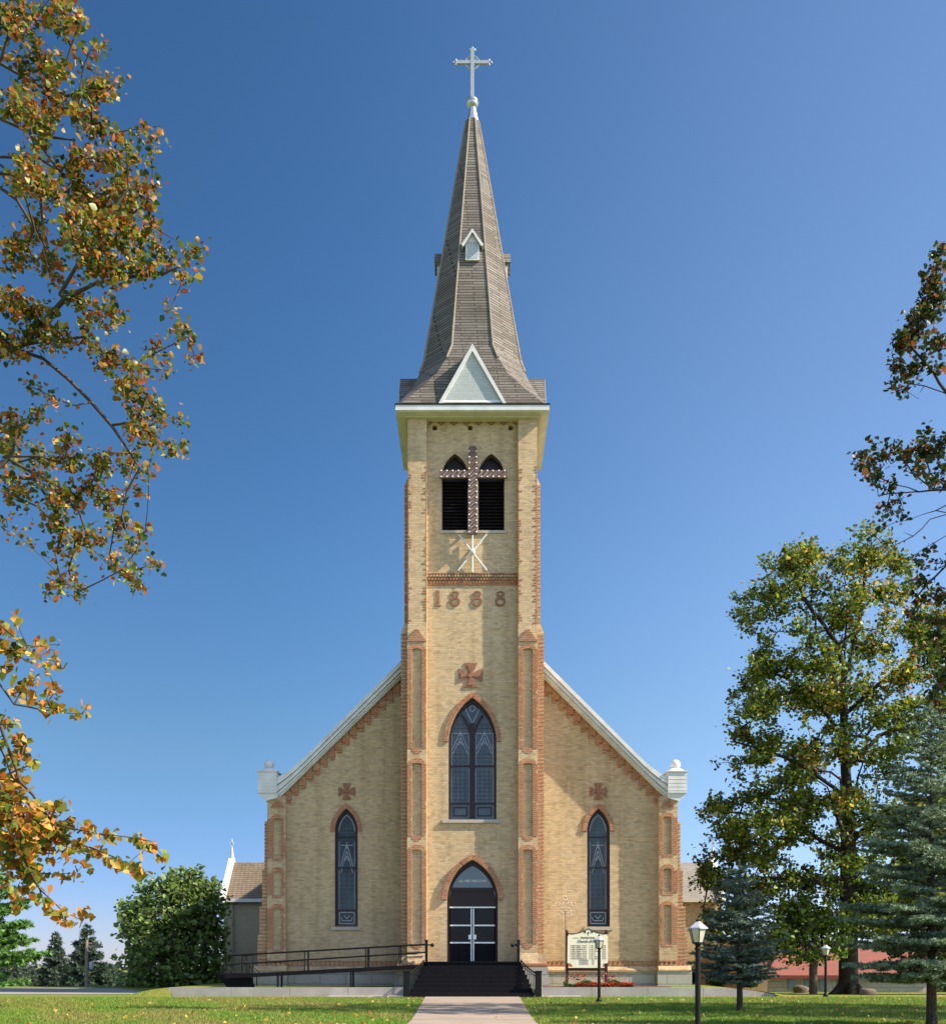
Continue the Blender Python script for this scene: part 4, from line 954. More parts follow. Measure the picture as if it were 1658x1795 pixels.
def grow(limbs, tips, parent, m, r_tip=.006, ppow=2.4, rmax=None, seglen=.5, up=.15, name='trunk', seg=5, scale=1.0):
    # limbs: polylines (the first is the trunk); tips are joined one by one to the nearest wood
    pts = []; par = []
    def addchain(start, chain):
        pi = start
        for q in chain: pts.append(np.array(q, float)); par.append(pi); pi = len(pts)-1
        return pi
    for li, l in enumerate(limbs):
        l = [np.array(p, float) for p in l]; fine = [l[0]]
        for a, b in zip(l[:-1], l[1:]):
            n = max(1, int(np.linalg.norm(b-a)/seglen))
            for i in range(1, n+1): fine.append(a+(b-a)*i/n+rng.normal(size=3)*seglen*.05*(i < n))
        if li == 0: addchain(-1, fine)
        else:
            A = np.array(pts); k = int(np.argmin(np.linalg.norm(A-fine[0], axis=1)))
            gap = np.linalg.norm(A[k]-fine[0]); n = int(gap/seglen)
            fine = [A[k]+(fine[0]-A[k])*i/(n+1) for i in range(1, n+1)]+fine
            addchain(k, fine)
    A = np.zeros((len(pts)+len(tips)*14, 3)); n0 = len(pts); A[:n0] = np.array(pts)
    d0 = np.array([np.min(np.linalg.norm(A[:n0]-t, axis=1)) for t in tips]); ends = []
    for ti in np.argsort(d0):
        t = tips[ti]; D = np.linalg.norm(A[:n0]-t, axis=1)+.35*np.maximum(0, A[:n0, 2]-t[2])
        k = int(np.argmin(D)); a = A[k].copy(); L = np.linalg.norm(t-a); n = int(min(12, max(1, L/seglen))); pi = k
        bend = rng.normal(size=3)*L*.07+np.array([0, 0, up*L*.5])
        for i in range(1, n+1):
            s = i/n; q = a+(t-a)*s+bend*math.sin(math.pi*s)*.6
            A[n0] = q; par.append(pi); pi = n0; n0 += 1
        ends.append(pi)
    A = A[:n0]; rad = np.zeros(n0); rad[ends] = r_tip
    par = np.array(par); acc = np.zeros(n0); acc[ends] = r_tip**ppow
    for i in range(n0-1, -1, -1):
        acc[i] = max(acc[i], r_tip**ppow)
        if par[i] >= 0: acc[par[i]] += acc[i]
    rad = acc**(1/ppow)*scale
    if rmax: rad = np.minimum(rad, rmax)
    # tube every segment
    ch = np.where(par >= 0)[0]; a = A[par[ch]]; b = A[ch]; ra = rad[par[ch]]; rb = rad[ch]
    ra = np.minimum(ra, rb*1.6+.003); d = unit(b-a); h = np.where(np.abs(d[:, 2:3]) < .8, np.array([[0, 0, 1.]]), np.array([[1., 0, 0]])); u = unit(np.cross(d, h)); v = np.cross(d, u)
    vs = []
    for k in range(seg):
        t = 2*math.pi*k/seg; vs.append(a+(u*math.cos(t)+v*math.sin(t))*ra[:, None])
    for k in range(seg):
        t = 2*math.pi*k/seg; vs.append(b+d*rb[:, None]*.3+(u*math.cos(t)+v*math.sin(t))*rb[:, None])
    V = np.stack(vs, 1).reshape(-1, 3); i0 = (np.arange(len(ch))*seg*2)[:, None]
    Q = np.concatenate([i0+np.array([[k, (k+1) % seg, seg+(k+1) % seg, seg+k]]) for k in range(seg)], 0)
    o = mesh_np(name, V, Q, None, m, parent); o.data.polygons.foreach_set('use_smooth', np.ones(len(Q), bool))
    return A, np.array(ends), par
def pick(pal, w, n):
    pal = np.array(pal); w = np.array(w, float); c = pal[rng.choice(len(pal), n, p=w/w.sum())]
    return c*rng.uniform(.7, 1.25, (n, 1))
GREEN = (.085,.13,.018); DKG = (.045,.08,.015); OLIVE = (.19,.19,.028); GOLD = (.55,.32,.045); ORANGE = (.52,.20,.035); RUST = (.34,.09,.025); YEL = (.58,.44,.05); YG = (.28,.31,.03)
def clump_tips(clumps, Y, dens=11., jit=.6, sq_=1.3):
    T = []; W = []
    for (px, py, r) in clumps:
        n = max(2, int(round((r/dens)**2))); yc = Y+rng.normal()*jit
        for _ in range(n):
            a = rng.uniform(0, 2*math.pi); q = r*math.sqrt(rng.uniform())*.9; yy = yc+rng.normal()*r*Y/F*sq_*.6
            T.append(P(px+q*math.cos(a), py+q*math.sin(a), yy)); W.append(r)
    return np.array(T), np.array(W)
def tip_leaves(A, ends, par, per, spread):
    c = []
    for e in ends:
        p0 = A[e]; p1 = A[par[e]] if par[e] >= 0 else p0; n = max(1, rng.poisson(per))
        s = rng.uniform(-.15, 1, (n, 1))**1.0; c.append(p0+(p1-p0)*s*.8+rng.normal(size=(n, 3))*spread)
    return np.concatenate(c)

# -- big autumn linden at the left edge
CL = [(30,25,45),(100,20,36),(140,28,16),(180,72,9),(165,85,9),(60,110,38),(105,115,26),(140,108,10),(170,150,20),(207,148,12),(190,160,10),(40,180,38),(95,190,28),(150,175,22),(150,205,25),(70,230,26),(170,235,25),(195,228,14),(262,232,10),(268,248,9),(230,250,14),(130,285,32),(200,275,26),(240,272,16),(40,300,38),(85,335,28),(160,345,46),(210,350,40),(250,335,14),(268,325,5),(60,395,26),(150,405,50),(215,410,38),(262,365,14),(250,420,20),(262,400,10),(30,450,36),(90,470,30),(180,470,40),(240,470,24),(285,440,13),(303,465,17),(315,490,14),(350,432,10),(334,450,8),(20,520,36),(75,545,26),(150,540,26),(205,545,18),(195,570,12),(300,543,5),(15,600,34),(60,592,26),(105,590,24),(150,600,18),(195,640,22),(235,640,20),(270,612,14),(310,595,12),(325,580,9),(340,628,9),(290,650,10),(215,680,22),(245,700,20),(282,722,16),(232,745,24),(270,765,20),(315,742,9),(318,790,6),(300,785,8),(55,680,7),(95,695,10),(20,745,28),(70,725,14),(115,760,16),(20,790,26),(70,800,26),(120,800,26),(180,808,26),(235,815,24),(265,815,12),(25,855,28),(85,870,30),(140,865,30),(195,880,26),(230,870,12),(15,915,11),(35,935,7),(95,930,24),(150,940,26),(215,930,20),(250,930,7),(195,980,18),(235,960,14),(225,1005,14),(95,975,14),(100,1015,14),(90,1045,10),(140,1035,10),(152,1045,9),(272,988,6),(240,1028,8),(118,1000,7)]
LT = thing('linden_tree', (-11.5, 18.2, 0), 'tall linden at the left edge with orange, gold and olive autumn leaves high above', 'tree')
tp, _ = clump_tips(CL, 18., 8.4, .7)
extra = []
while len(extra) < 260:
    q = np.array([-11.5, 18.2, 11.])+unit(rng.normal(size=3))*rng.uniform(.5, 1)**.4*np.array([4.6, 4.2, 7.])
    px = CX+q[0]*F/q[1]
    if px < -25 and q[2] > 5: extra.append(q)
L_ = lambda *a, Y=18.: [P(x, y, Y+dy) for x, y, dy in a]
limbs = [[(-11.5,18.2,-.1),(-11.4,18.2,3),(-11.2,18.1,6),(-11.3,18,9),(-11.2,18.1,13),(-11.1,18.2,16.5)],
 L_((-200,720,.1),(-60,650,.1),(40,603,0),(110,595,-.1),(150,590,-.2)), L_((20,610,0),(75,628,.2),(120,665,.3),(160,705,.3),(195,745,.2),(225,790,.1),(245,820,0)),
 L_((40,603,0),(80,560,-.2),(115,522,-.3),(170,495,-.4),(230,485,-.5),(285,480,-.6)), L_((-150,420,0),(-40,300,.2),(20,305,.2),(70,330,.3),(105,315,.2)),
 L_((-150,400,.3),(-50,270,.2),(60,272,.1),(105,300,0)), L_((-120,250,.3),(-30,190,.3),(40,225,.2),(90,240,.1),(130,245,0)), L_((-100,100,0),(0,110,.1),(60,145,.2),(110,170,.2)),
 L_((-150,420,0),(-30,310,0),(30,350,-.2),(60,400,-.2),(85,470,-.2)), L_((-200,900,0),(-60,870,0),(20,800,.1),(70,800,.1)), L_((10,800,.1),(60,830,0),(110,860,-.1),(140,900,-.1),(160,960,0),(200,1000,0)),
 L_((-80,820,.2),(0,835,.2),(60,840,.3),(100,900,.3),(110,960,.3)), L_((105,515,-.3),(150,440,-.4),(190,380,-.5),(225,330,-.5)), L_((105,170,.2),(150,160,.1),(195,150,0)), L_((245,820,0),(222,862,.1),(214,905,.15),(228,950,.1),(236,1000,.1)), L_((195,745,.2),(235,740,.1),(275,725,0),(312,745,0)), L_((195,640,.1),(240,635,.1),(285,612,0),(330,590,0))]
A, E, PR = grow(limbs, np.concatenate([tp, np.array(extra)]), LT, BARKG, .0045, 2.3, .3, .3, .05)
c = tip_leaves(A, E, PR, 16, .082)
pxl = CX+c[:, 0]*F/c[:, 1]; keep = (pxl > -40) | (rng.uniform(size=len(c)) < .8); c = c[keep]
cols = pick([DKG, GREEN, OLIVE, (.42,.24,.04), (.40,.145,.03), (.26,.07,.02), YG, (.45,.33,.05)], [.12,.20,.20,.14,.18,.08,.05,.03], len(c))
leaves('crown', c, .086, cols, LT)
# -- nearer low branches with large leaves
CL2 = [(12,1105,14),(30,1085,6),(8,1140,16),(35,1140,14),(60,1150,8),(75,1135,8),(103,1132,6),(100,1160,6),(50,1165,8),(78,1168,6),(15,1170,14),(40,1200,10),(60,1195,5),(30,1208,10),(52,1222,9),(72,1235,10),(82,1220,6),(100,1205,5),(98,1245,7),(85,1258,6),(150,1248,8),(135,1258,5),(5,1255,10),(28,1270,10),(30,1295,8),(43,1305,5),(5,1300,14),(28,1325,16),(54,1343,5),(12,1370,20),(30,1365,10),(20,1400,30),(55,1420,12),(20,1440,36),(70,1430,22),(105,1420,15),(112,1405,8),(40,1470,34),(20,1500,36),(80,1460,26),(120,1438,12),(140,1448,12),(160,1455,9),(185,1468,9),(205,1468,9),(240,1475,8),(255,1480,6),(262,1490,6),(280,1502,9),(110,1470,16),(140,1475,12),(110,1500,16),(80,1500,18),(65,1530,12),(170,1500,7),(182,1508,6),(205,1515,6),(222,1520,6),(235,1525,6),(248,1532,6),(140,1520,10),(120,1540,12),(95,1535,8),(50,1540,18),(15,1525,14),(30,1588,11),(45,1565,6),(72,1575,7),(85,1592,8),(98,1608,7),(118,1612,8),(130,1622,8),(150,1608,7),(10,1545,8)]
LN = thing('linden_tree', (-8.6, 10.4, 0), 'near linden whose low drooping twigs of large golden leaves enter at lower left', 'tree')
tp, _ = clump_tips(CL2, 10., 6.6, .22, .9)
extra = []
while len(extra) < 60:
    q = np.array([-7.2, 10.2, 4.4])+unit(rng.normal(size=3))*rng.uniform(.3, 1)**.5*np.array([2.0, 2., 1.8])
    if CX+q[0]*F/q[1] < -30: extra.append(q)
limbs = [[(-8.6,10.4,-.1),(-8.5,10.4,2),(-8.3,10.4,3.6),(-8.0,10.3,5.6)], L_((-300,1180,.2),(-100,1120,.1),(0,1200,0),(25,1235,0),(75,1245,0),(145,1252,0), Y=10.), L_((-300,1180,0),(-60,1040,0),(5,1100,0),(40,1130,0),(95,1140,0), Y=10.),
 L_((-350,1250,0),(-100,1240,0),(0,1310,0),(40,1400,0),(90,1440,0),(150,1458,0),(225,1468,0),(265,1475,-.1),(284,1500,-.1), Y=10.), L_((-100,1240,.1),(0,1270,.1),(35,1370,.1),(75,1420,.1),(110,1470,.1),(170,1490,.1),(250,1528,0), Y=10.), L_((-60,1300,0),(15,1400,-.1),(40,1500,-.1),(70,1560,-.1),(110,1598,-.1),(140,1612,-.1), Y=10.)]
A, E, PR = grow(limbs, np.concatenate([tp, np.array(extra)]), LN, BARKG, .0022, 2.3, .2, .12, .0)
c = tip_leaves(A, E, PR, 6.5, .035)
cols = pick([GREEN, OLIVE, GOLD, ORANGE, RUST, YG, YEL], [.13,.2,.26,.24,.07,.08,.05], len(c)); leaves('crown', c, .072, cols, LN, .9)

# -- dark tree entering at upper right
CR = [(1652,440,14),(1650,468,12),(1630,490,12),(1645,500,16),(1620,520,13),(1640,530,20),(1612,545,14),(1600,560,12),(1625,565,22),(1580,590,12),(1600,600,20),(1640,600,18),(1574,612,12),(1560,640,11),(1578,650,13),(1600,640,12),(1580,680,9),(1565,675,5),(1596,660,9),(1625,640,7),(1650,640,9),
 (1525,775,8),(1502,805,8),(1512,825,10),(1520,840,8),(1535,800,9),(1530,815,9),(1550,800,7),(1572,790,11),(1590,800,13),(1608,815,11),(1625,760,9),(1620,780,13),(1645,790,15),(1655,770,12),(1630,800,13),(1650,820,11),(1605,795,8),(1635,840,8),(1655,845,9),(1610,830,7),(1560,848,5),(1540,838,6),(1575,880,5),(1562,905,5),(1545,902,4),(1585,905,3),(1630,960,5),(1640,985,6),(1615,985,4),(1610,1020,6),(1630,1030,8),(1650,1045,12),(1640,1060,9),(1625,1085,8),(1655,1090,14),(1640,1120,12),(1655,1140,15),(1650,1190,18),(1640,1230,16),(1655,1270,18),(1615,1060,5),(1600,1085,4)]
RT = thing('linden_tree', (16.4, 28.4, 0), 'dark half-bare linden whose branches reach in from the upper right edge', 'tree')
tp, _ = clump_tips(CR, 28., 6.4, .5, 1.0)
extra = []
while len(extra) < 1500:
    q = np.array([17.4, 28.2, 12.6])+unit(rng.normal(size=3))*rng.uniform(.2, 1)**.4*np.array([5.0, 4.0, 7.8])
    if CX+q[0]*F/q[1] > 1675: extra.append(q)
R_ = lambda *a: [P(x, y, 28+dy) for x, y, dy in a]
limbs = [[(16.4,28.4,-.1),(16.4,28.4,4),(16.6,28.3,9),(16.8,28.2,13),(17,28.2,18)],
 R_((1900,1000,0),(1760,880,0),(1660,858,0),(1610,862,0),(1570,850,0),(1535,835,0)), R_((1760,880,0),(1680,930,0),(1640,950,0),(1600,975,0),(1560,985,0)), R_((1700,860,.2),(1640,895,.2),(1590,912,.2),(1545,925,.2)),
 R_((1800,850,0),(1710,750,0),(1660,690,0),(1635,650,0),(1612,625,0),(1590,600,0)), R_((1660,690,0),(1620,676,.1),(1590,672,.1)), R_((1850,1200,0),(1740,1000,0),(1665,985,0),(1640,1000,0),(1600,990,0)), R_((1665,900,0),(1630,910,0),(1600,940,0),(1570,955,0)),
 R_((1640,860,0),(1600,830,0),(1580,800,0)), R_((1660,855,0),(1630,830,0),(1620,790,0)), R_((1605,862,0),(1560,865,0),(1548,850,0)), R_((1665,985,.1),(1640,1010,.1),(1608,1045,.1))]
bare = []
for (a, b) in (((1650,880),(1560,990)),((1640,900),(1545,960)),((1640,930),(1580,1010)),((1655,870),(1530,930)),((1650,860),(1540,870)),((1630,860),(1570,820)),((1640,880),(1575,935)),((1655,680),(1585,700)),((1650,700),(1600,690))):
    for _ in range(3): bare.append(P(b[0]+rng.uniform(-12, 18), b[1]+rng.uniform(-14, 14), 28+rng.uniform(-.4, .4)))
nb = len(bare); allt = np.concatenate([np.array(bare), tp, np.array(extra)])
A, E, PR = grow(limbs, allt, RT, BARK, .005, 2.3, .34, .3, .05)
tipp = A[E]; isb = np.min(np.linalg.norm(tipp[:, None]-np.array(bare)[None], axis=2), axis=1) < .02
c = tip_leaves(A, E[~isb], PR, 14, .10); cols = pick([(.03,.05,.012), (.05,.075,.014), (.2,.06,.02), (.33,.13,.03), (.12,.12,.02)], [.42,.28,.12,.06,.12], len(c))
leaves('crown', c, .125, cols, RT)

for (x, y, h) in ((19.4, 31.4, 14.), (22.5, 25.6, 12.)):
    ST_ = thing('linden_tree', (x, y, 0), 'linden out to the right whose crown shades the front lawn', 'tree', 'shade trees right of the lawn')
    tp = np.array([np.array([x, y, h*.62])+unit(rng.normal(size=3))*rng.uniform(.2, 1)**.4*np.array([4.2, 2.9 if h > 13 else 2.5, h*.36]) for _ in range(520)])
    A, E, PR = grow([[(x, y, -.1), (x, y, h*.4), (x+.2, y, h*.85)]], tp, ST_, BARK, .007, 2.3, .3, .5, .1)
    c = tip_leaves(A, E, PR, 12, .2); leaves('crown', c, .19, pick([DKG, GREEN, OLIVE], [.4,.4,.2], len(c)), ST_)
# -- large green linden on the right, in front of the annex
OUT = [(1520,915),(1500,925),(1455,945),(1440,975),(1425,955),(1385,945),(1375,965),(1345,968),(1330,985),(1330,1010),(1308,1012),(1312,1040),(1278,1048),(1275,1065),(1300,1085),(1283,1100),(1310,1108),(1335,1110),(1350,1125),(1335,1140),(1302,1150),(1310,1170),(1272,1185),(1295,1205),(1266,1228),(1290,1245),(1275,1265),(1295,1280),(1268,1305),(1254,1345),(1285,1345),(1300,1375),(1290,1395),(1240,1388),(1240,1410),(1215,1432),(1235,1448),(1215,1470),(1235,1490),(1215,1512),(1230,1530),(1205,1553),(1215,1575),(1230,1590),(1240,1650),(1300,1690),(1340,1680),(1380,1650),(1420,1640),(1470,1650),(1520,1640),(1600,1650),(1760,1600),(1800,1400),(1760,1200),(1700,1080),(1640,1060),(1605,1030),(1600,1000),(1570,950),(1540,935)]
def inpoly(x, y, poly):
    r = False; j = len(poly)-1
    for i in range(len(poly)):
        xi, yi = poly[i]; xj, yj = poly[j]
        if (yi > y) != (yj > y) and x < (xj-xi)*(y-yi)/(yj-yi)+xi: r = not r
        j = i
    return r
def fill_tips(poly, Y, n, depth, gap=None, pull=8):
    xs = [p[0] for p in poly]; ys_ = [p[1] for p in poly]; T = []; sil = []
    while len(T) < n:
        x = rng.uniform(min(xs), max(xs)); y = rng.uniform(min(ys_), max(ys_))
        if not inpoly(x, y, poly): continue
        if gap and gap(x, y): continue
        # half depth follows the crown's width at this height
        cx = (min(xs)+max(xs))/2; t = abs(x-cx)/((max(xs)-min(xs))/2+1)
        if not (inpoly(x-pull, y, poly) and inpoly(x+pull, y, poly) and inpoly(x, y-pull, poly)): dd = depth*.25
        else: dd = depth*math.sqrt(max(.05, 1-t*t))*(.35+.65*min(1, (y-min(ys_))/(.4*(max(ys_)-min(ys_)))))
        yy = Y+rng.uniform(-1, 1)*dd; T.append(P(CX+(x-CX), y, Y)); k = yy/Y
        px_, py_, pz_ = T[-1]; T[-1] = (px_*k, yy, EYE+(pz_-EYE)*k) if abs(dd) < depth*.3 else (px_+rng.normal()*.1, yy, pz_)
    return np.array(T)
_gn = rng.uniform(0, 6.28, 24)
def gapf(x, y):
    v = math.sin(x*.045+_gn[0]+math.sin(y*.03+_gn[1])*2)+math.sin(y*.06+_gn[2]+math.sin(x*.024+_gn[3])*2)+.8*math.sin((x+y)*.09+_gn[4])
    if (x-1432)**2/40**2+(y-1118)**2/22**2 < 1: return rng.uniform() < .9
    return v > 1.0 and rng.uniform() < .9
BT = thing('linden_tree', (X(1487, 53), 53, -.33), 'large green linden with yellowing patches and a stout dark trunk right of the church', 'tree')
lobes = fill_tips(OUT, 53, 290, 5.0, gapf, 8); tp = list(fill_tips(OUT, 53, 1150, 5.0, gapf))
for lb in lobes:
    edge = abs(lb[0]-X(1487, 53))/6.5
    for _ in range(int(rng.integers(9, 15))):
        u_ = unit(rng.normal(size=3))*rng.uniform(.15, 1)**.5*np.array([.95, .95, .36]); q = lb+u_; q[2] -= .12*max(0, (q[0]-lb[0])*np.sign(lb[0]-X(1487, 53)))
        if inpoly(CX+q[0]*F/q[1], HZ-(q[2]-EYE)*F/q[1], OUT): tp.append(q)
tp = np.array(tp)
B_ = lambda *a: [P(x, y, 53+dy) for x, y, dy in a]
limbs = [B_((1487,1757,0),(1487,1735,0),(1488,1650,0),(1486,1500,0),(1482,1350,0),(1478,1200,0),(1480,1130,0)), B_((1480,1180,0),(1470,1130,-.3),(1440,1090,-.5),(1410,1050,-.7),(1385,990,-.8)), B_((1478,1200,0),(1500,1120,.3),(1515,1040,.2),(1520,960,0)),
 B_((1480,1130,0),(1490,1060,0),(1475,990,0)), B_((1482,1300,0),(1440,1240,-1),(1380,1190,-1.5),(1320,1170,-2)), B_((1484,1400,0),(1420,1350,-1),(1350,1320,-1),(1285,1300,-1)), B_((1486,1500,0),(1400,1450,1),(1320,1430,1),(1250,1420,1)), B_((1487,1560,0),(1400,1540,-1),(1300,1540,-1),(1230,1550,-1)),
 B_((1482,1350,0),(1540,1290,1),(1600,1260,1),(1680,1240,1)), B_((1484,1250,0),(1540,1200,-1),(1600,1150,-1),(1640,1120,-1)), B_((1486,1480,0),(1560,1420,-1),(1640,1400,-1),(1720,1380,-1)), B_((1486,1450,0),(1500,1380,2.5),(1520,1300,3.5)), B_((1486,1500,0),(1470,1440,-2.5),(1450,1380,-3.5)), B_((1478,1230,0),(1450,1170,1.5),(1430,1110,2.5))]
A, E, PR = grow(limbs, tp, BT, BARK, .009, 2.25, .42, .6, .1, seg=6)
tk = MB(); x0_ = X(1487, 53)
tk.lathe([(.9, -.1), (.68, .08), (.52, .35), (.46, .9), (.43, 3), (.40, 5.5), (.34, 8)], (x0_, 53, -.33), 14)
for k in range(6): a = k*1.05+.3; tk.tube([(x0_+.3*math.cos(a), 53+.3*math.sin(a), .25), (x0_+.75*math.cos(a), 53+.75*math.sin(a), -.2), (x0_+1.25*math.cos(a), 53+1.25*math.sin(a), -.4)], [.22, .16, .06], 7)
tk.build('trunk', BARK, BT, True)
c = tip_leaves(A, E, PR, 18, .18)
px_ = CX+c[:, 0]*F/c[:, 1]; py_ = HZ-(c[:, 2]-EYE)*F/c[:, 1]
cols = pick([DKG, GREEN, (.15,.225,.024), OLIVE, YG], [.12,.34,.36,.09,.09], len(c))
yelp = np.zeros(len(c))                                 # leaves that have turned, in patches
for (x, y, r, s) in ((1440,1330,55,.5),(1445,1200,25,.6),(1440,1345,22,.9),(1470,1395,40,.5),(1430,1130,18,.5),(1590,1060,50,.45),(1560,1190,55,.6),(1590,1205,25,.8),(1540,1000,60,.4),(1620,1330,25,.5),(1400,1250,20,.4),(1320,1010,18,.5),(1370,1480,20,.5),(1420,970,70,.25),(1470,1240,20,.5),(1530,1100,60,.35)):
    yelp = np.maximum(yelp, s*np.exp(-((px_-x)**2+((py_-y)*1.4)**2)/(2*(r*.7)**2)))
turn = rng.uniform(size=len(c)) < yelp+.02; cols[turn] = pick([YEL, YG, GOLD, ORANGE], [.38,.38,.16,.08], int(turn.sum()))
leaves('crown', c, .17, cols, BT, .25)

# ---- conifers
def conifer(root, base, H, Rr, z0, whorls, per, pal, tw=.055, nlen=.05, dens=1.0, droop=.12, upt=.15, trunk_r=.1, taper=.85, bark=BARKB, trunk=True, fluff=.02, seed=1):
    g_ = np.random.default_rng(seed); bx, by, bz = base
    if trunk:
        t = MB(); t.tube([(bx, by, bz-.1), (bx+.01, by, bz+.15), (bx, by, bz+z0), (bx, by, bz+H*.6), (bx, by, bz+H)], [trunk_r*1.35, trunk_r, trunk_r*.85, trunk_r*.45, .008], 9)
    seg = []      # twig segments (p0, p1, thickness class)
    wood = MB()
    for w in range(whorls):
        f = (w+g_.uniform(-.3, .3))/whorls; f = min(max(f, 0), .985); z = z0+(H-z0)*(1-(1-f)**1.0)
        L0 = Rr*(1-f)**taper*(1-.35*math.exp(-f*14)); nb_ = max(4, int(per*(.6+.4*(1-f))))
        a0 = g_.uniform(0, 6.28)
        for k in range(nb_):
            a = a0+2*math.pi*k/nb_+g_.uniform(-.25, .25); L = L0*g_.uniform(.72, 1.12)+.06; dirh = np.array([math.cos(a), math.sin(a), 0])
            zz_ = z+g_.uniform(-.5, .5)*(H-z0)/whorls; n = max(3, int(L/.16)); prev = None; perp = np.array([-dirh[1], dirh[0], 0]); ptsb = []
            rise = upt+.5*f
            for i in range(n+1):
                s = i/n; p = np.array([bx, by, bz+zz_])+dirh*L*s+np.array([0, 0, L*(rise*s*.5-droop*2*s*(1-s*.55)*(1-f))])
                ptsb.append(p)
            wood.tube([tuple(p) for p in ptsb], [max(.004, trunk_r*.16*(1-i/n)*(.4+L/Rr)) for i in range(n+1)], 4, False)
            for i in range(n):
                s = (i+.5)/n
                seg.append((ptsb[i], ptsb[i+1]))
                if s < .12: continue
                for sd_ in (-1, 1):
                    tl_ = min(.55, .5*L*(1.05-s)*(.4+s*.6)+.07)*g_.uniform(.7, 1.2)
                    d = unit(dirh*.75+perp*sd_*.75+np.array([0, 0, g_.uniform(-.15, .15)])); q0 = ptsb[i]+(ptsb[i+1]-ptsb[i])*g_.uniform(); q1 = q0+d*tl_
                    seg.append((q0, q1))
                    if tl_ > .16:
                        for sd2 in (-1, 1):
                            for _ in range(1 if tl_ < .3 else 2):
                                r0 = q0+(q1-q0)*g_.uniform(.25, .8); d2 = unit(d*.8+np.cross(d, [0, 0, 1])*sd2*.7+np.array([0, 0, g_.uniform(-.1, .25)])); seg.append((r0, r0+d2*tl_*g_.uniform(.3, .55)))
    for k in range(3): seg.append((np.array([bx, by, bz+H-.3]), np.array([bx, by, bz+H+.05])))
    p0 = np.array([s[0] for s in seg]); p1 = np.array([s[1] for s in seg]); L = np.linalg.norm(p1-p0, axis=1)
    cnt = np.maximum(2, (L/tw*2.2*dens).astype(int)); idx = np.repeat(np.arange(len(seg)), cnt); n = len(idx)
    d = unit(p1-p0)[idx]; q = p0[idx]+(p1-p0)[idx]*g_.uniform(0, 1, (n, 1))+g_.normal(size=(n, 3))*fluff*.3
    r = unit(g_.normal(size=(n, 3))); r = unit(r-d*np.sum(r*d, 1, keepdims=True)); nd = unit(d*.75+r*.8+[0, 0, .12]); s = unit(np.cross(nd, r+g_.normal(size=(n, 3))*.3))
    ln = nlen*g_.uniform(.7, 1.3, (n, 1)); wd = ln*.19
    V = np.stack([q-s*wd, q+s*wd, q+nd*ln*1.0+s*wd*.3, ], 1).reshape(-1, 3); T = np.arange(n*3).reshape(-1, 3)
    sc = g_.uniform(.75, 1.25, len(seg)); pc_ = np.array(pal)[g_.choice(len(pal), len(seg))]*sc[:, None]
    cols = np.repeat(pc_[idx]*g_.uniform(.85, 1.15, (n, 1)), 3, 0)
    if trunk: t.v += []; o_ = len(t.v); t.v += wood.v; t.f += [tuple(i+o_ for i in f) for f in wood.f]; t.build('trunk', bark, root, False)
    mesh_np('crown', V, T, cols, NEEDLE, root)
    return n
BLUE = [(.15,.21,.13), (.19,.26,.165), (.26,.34,.225), (.11,.16,.09)]
DARKC = [(.025,.045,.025), (.035,.06,.03), (.045,.07,.035)]
b0 = (X(1632, 23.5), 23.5, 0)
t_ = thing('spruce_tree', b0, 'large blue-green spruce with bare lower trunk at the right edge', 'tree')
conifer(t_, b0, Z(1236, 23.5), 2.25, .98, 25, 8, BLUE, .030, .068, 1.9, .10, .12, .115, .72, seed=4)
b0 = (X(1296, 30.8), 30.8, 0)
t_ = thing('spruce_tree', b0, 'small dark blue spruce on a thin trunk behind the nearest lamp post', 'tree')
conifer(t_, b0, Z(1513, 30.8), 1.5, .82, 19, 8, [(.085,.125,.095), (.105,.15,.115), (.14,.19,.145)], .034, .068, 1.8, .04, .22, .09, .62, seed=5)
b0 = (X(-42, 33), 33, 0)
t_ = thing('pine_tree', b0, 'bright green soft-needled pine cut off by the left edge', 'tree')
conifer(t_, b0, 5.2, 2.05, .7, 14, 8, [(.09,.20,.04), (.12,.25,.055), (.08,.16,.035)], .04, .12, 2.2, -.02, .25, .12, .55, seed=6)
for i, (px, top, hw, Y, lab) in enumerate(((98, 1636, 33, 110, 'shorter of the two large dark spruces beyond the road'), (153, 1623, 44, 105, 'tallest dark spruce standing behind the utility pole'), (61, 1684, 9, 140, 'small spire-like conifer left of the two dark spruces'), (28, 1694, 24, 120, 'low dark conifer in the gap beside the bright pine'), (193, 1692, 20, 125, 'low dark conifer just right of the tallest spruce'), (45, 1694, 14, 130, 'narrow dark conifer among the low ones at far left'), (214, 1706, 20, 118, 'low conifer tucked behind the short wooden post'), (8, 1690, 20, 100, 'dark conifer partly behind the bright green pine'))):
    x = X(px, Y); zb_ = float(gz(x, Y)); H = Z(top, Y)-zb_
    t_ = thing('spruce_tree', (x, Y, zb_), lab, 'tree', 'spruces beyond the road')
    conifer(t_, (x, Y, zb_), H, hw*Y/F*1.25, .4, 22 if hw > 20 else 13, 8 if hw > 20 else 6, [(.035,.062,.042), (.05,.08,.05), (.07,.095,.06)], .13, .36 if hw > 20 else .4, 1.3, .10, .06, .2, .8, seed=20+i)

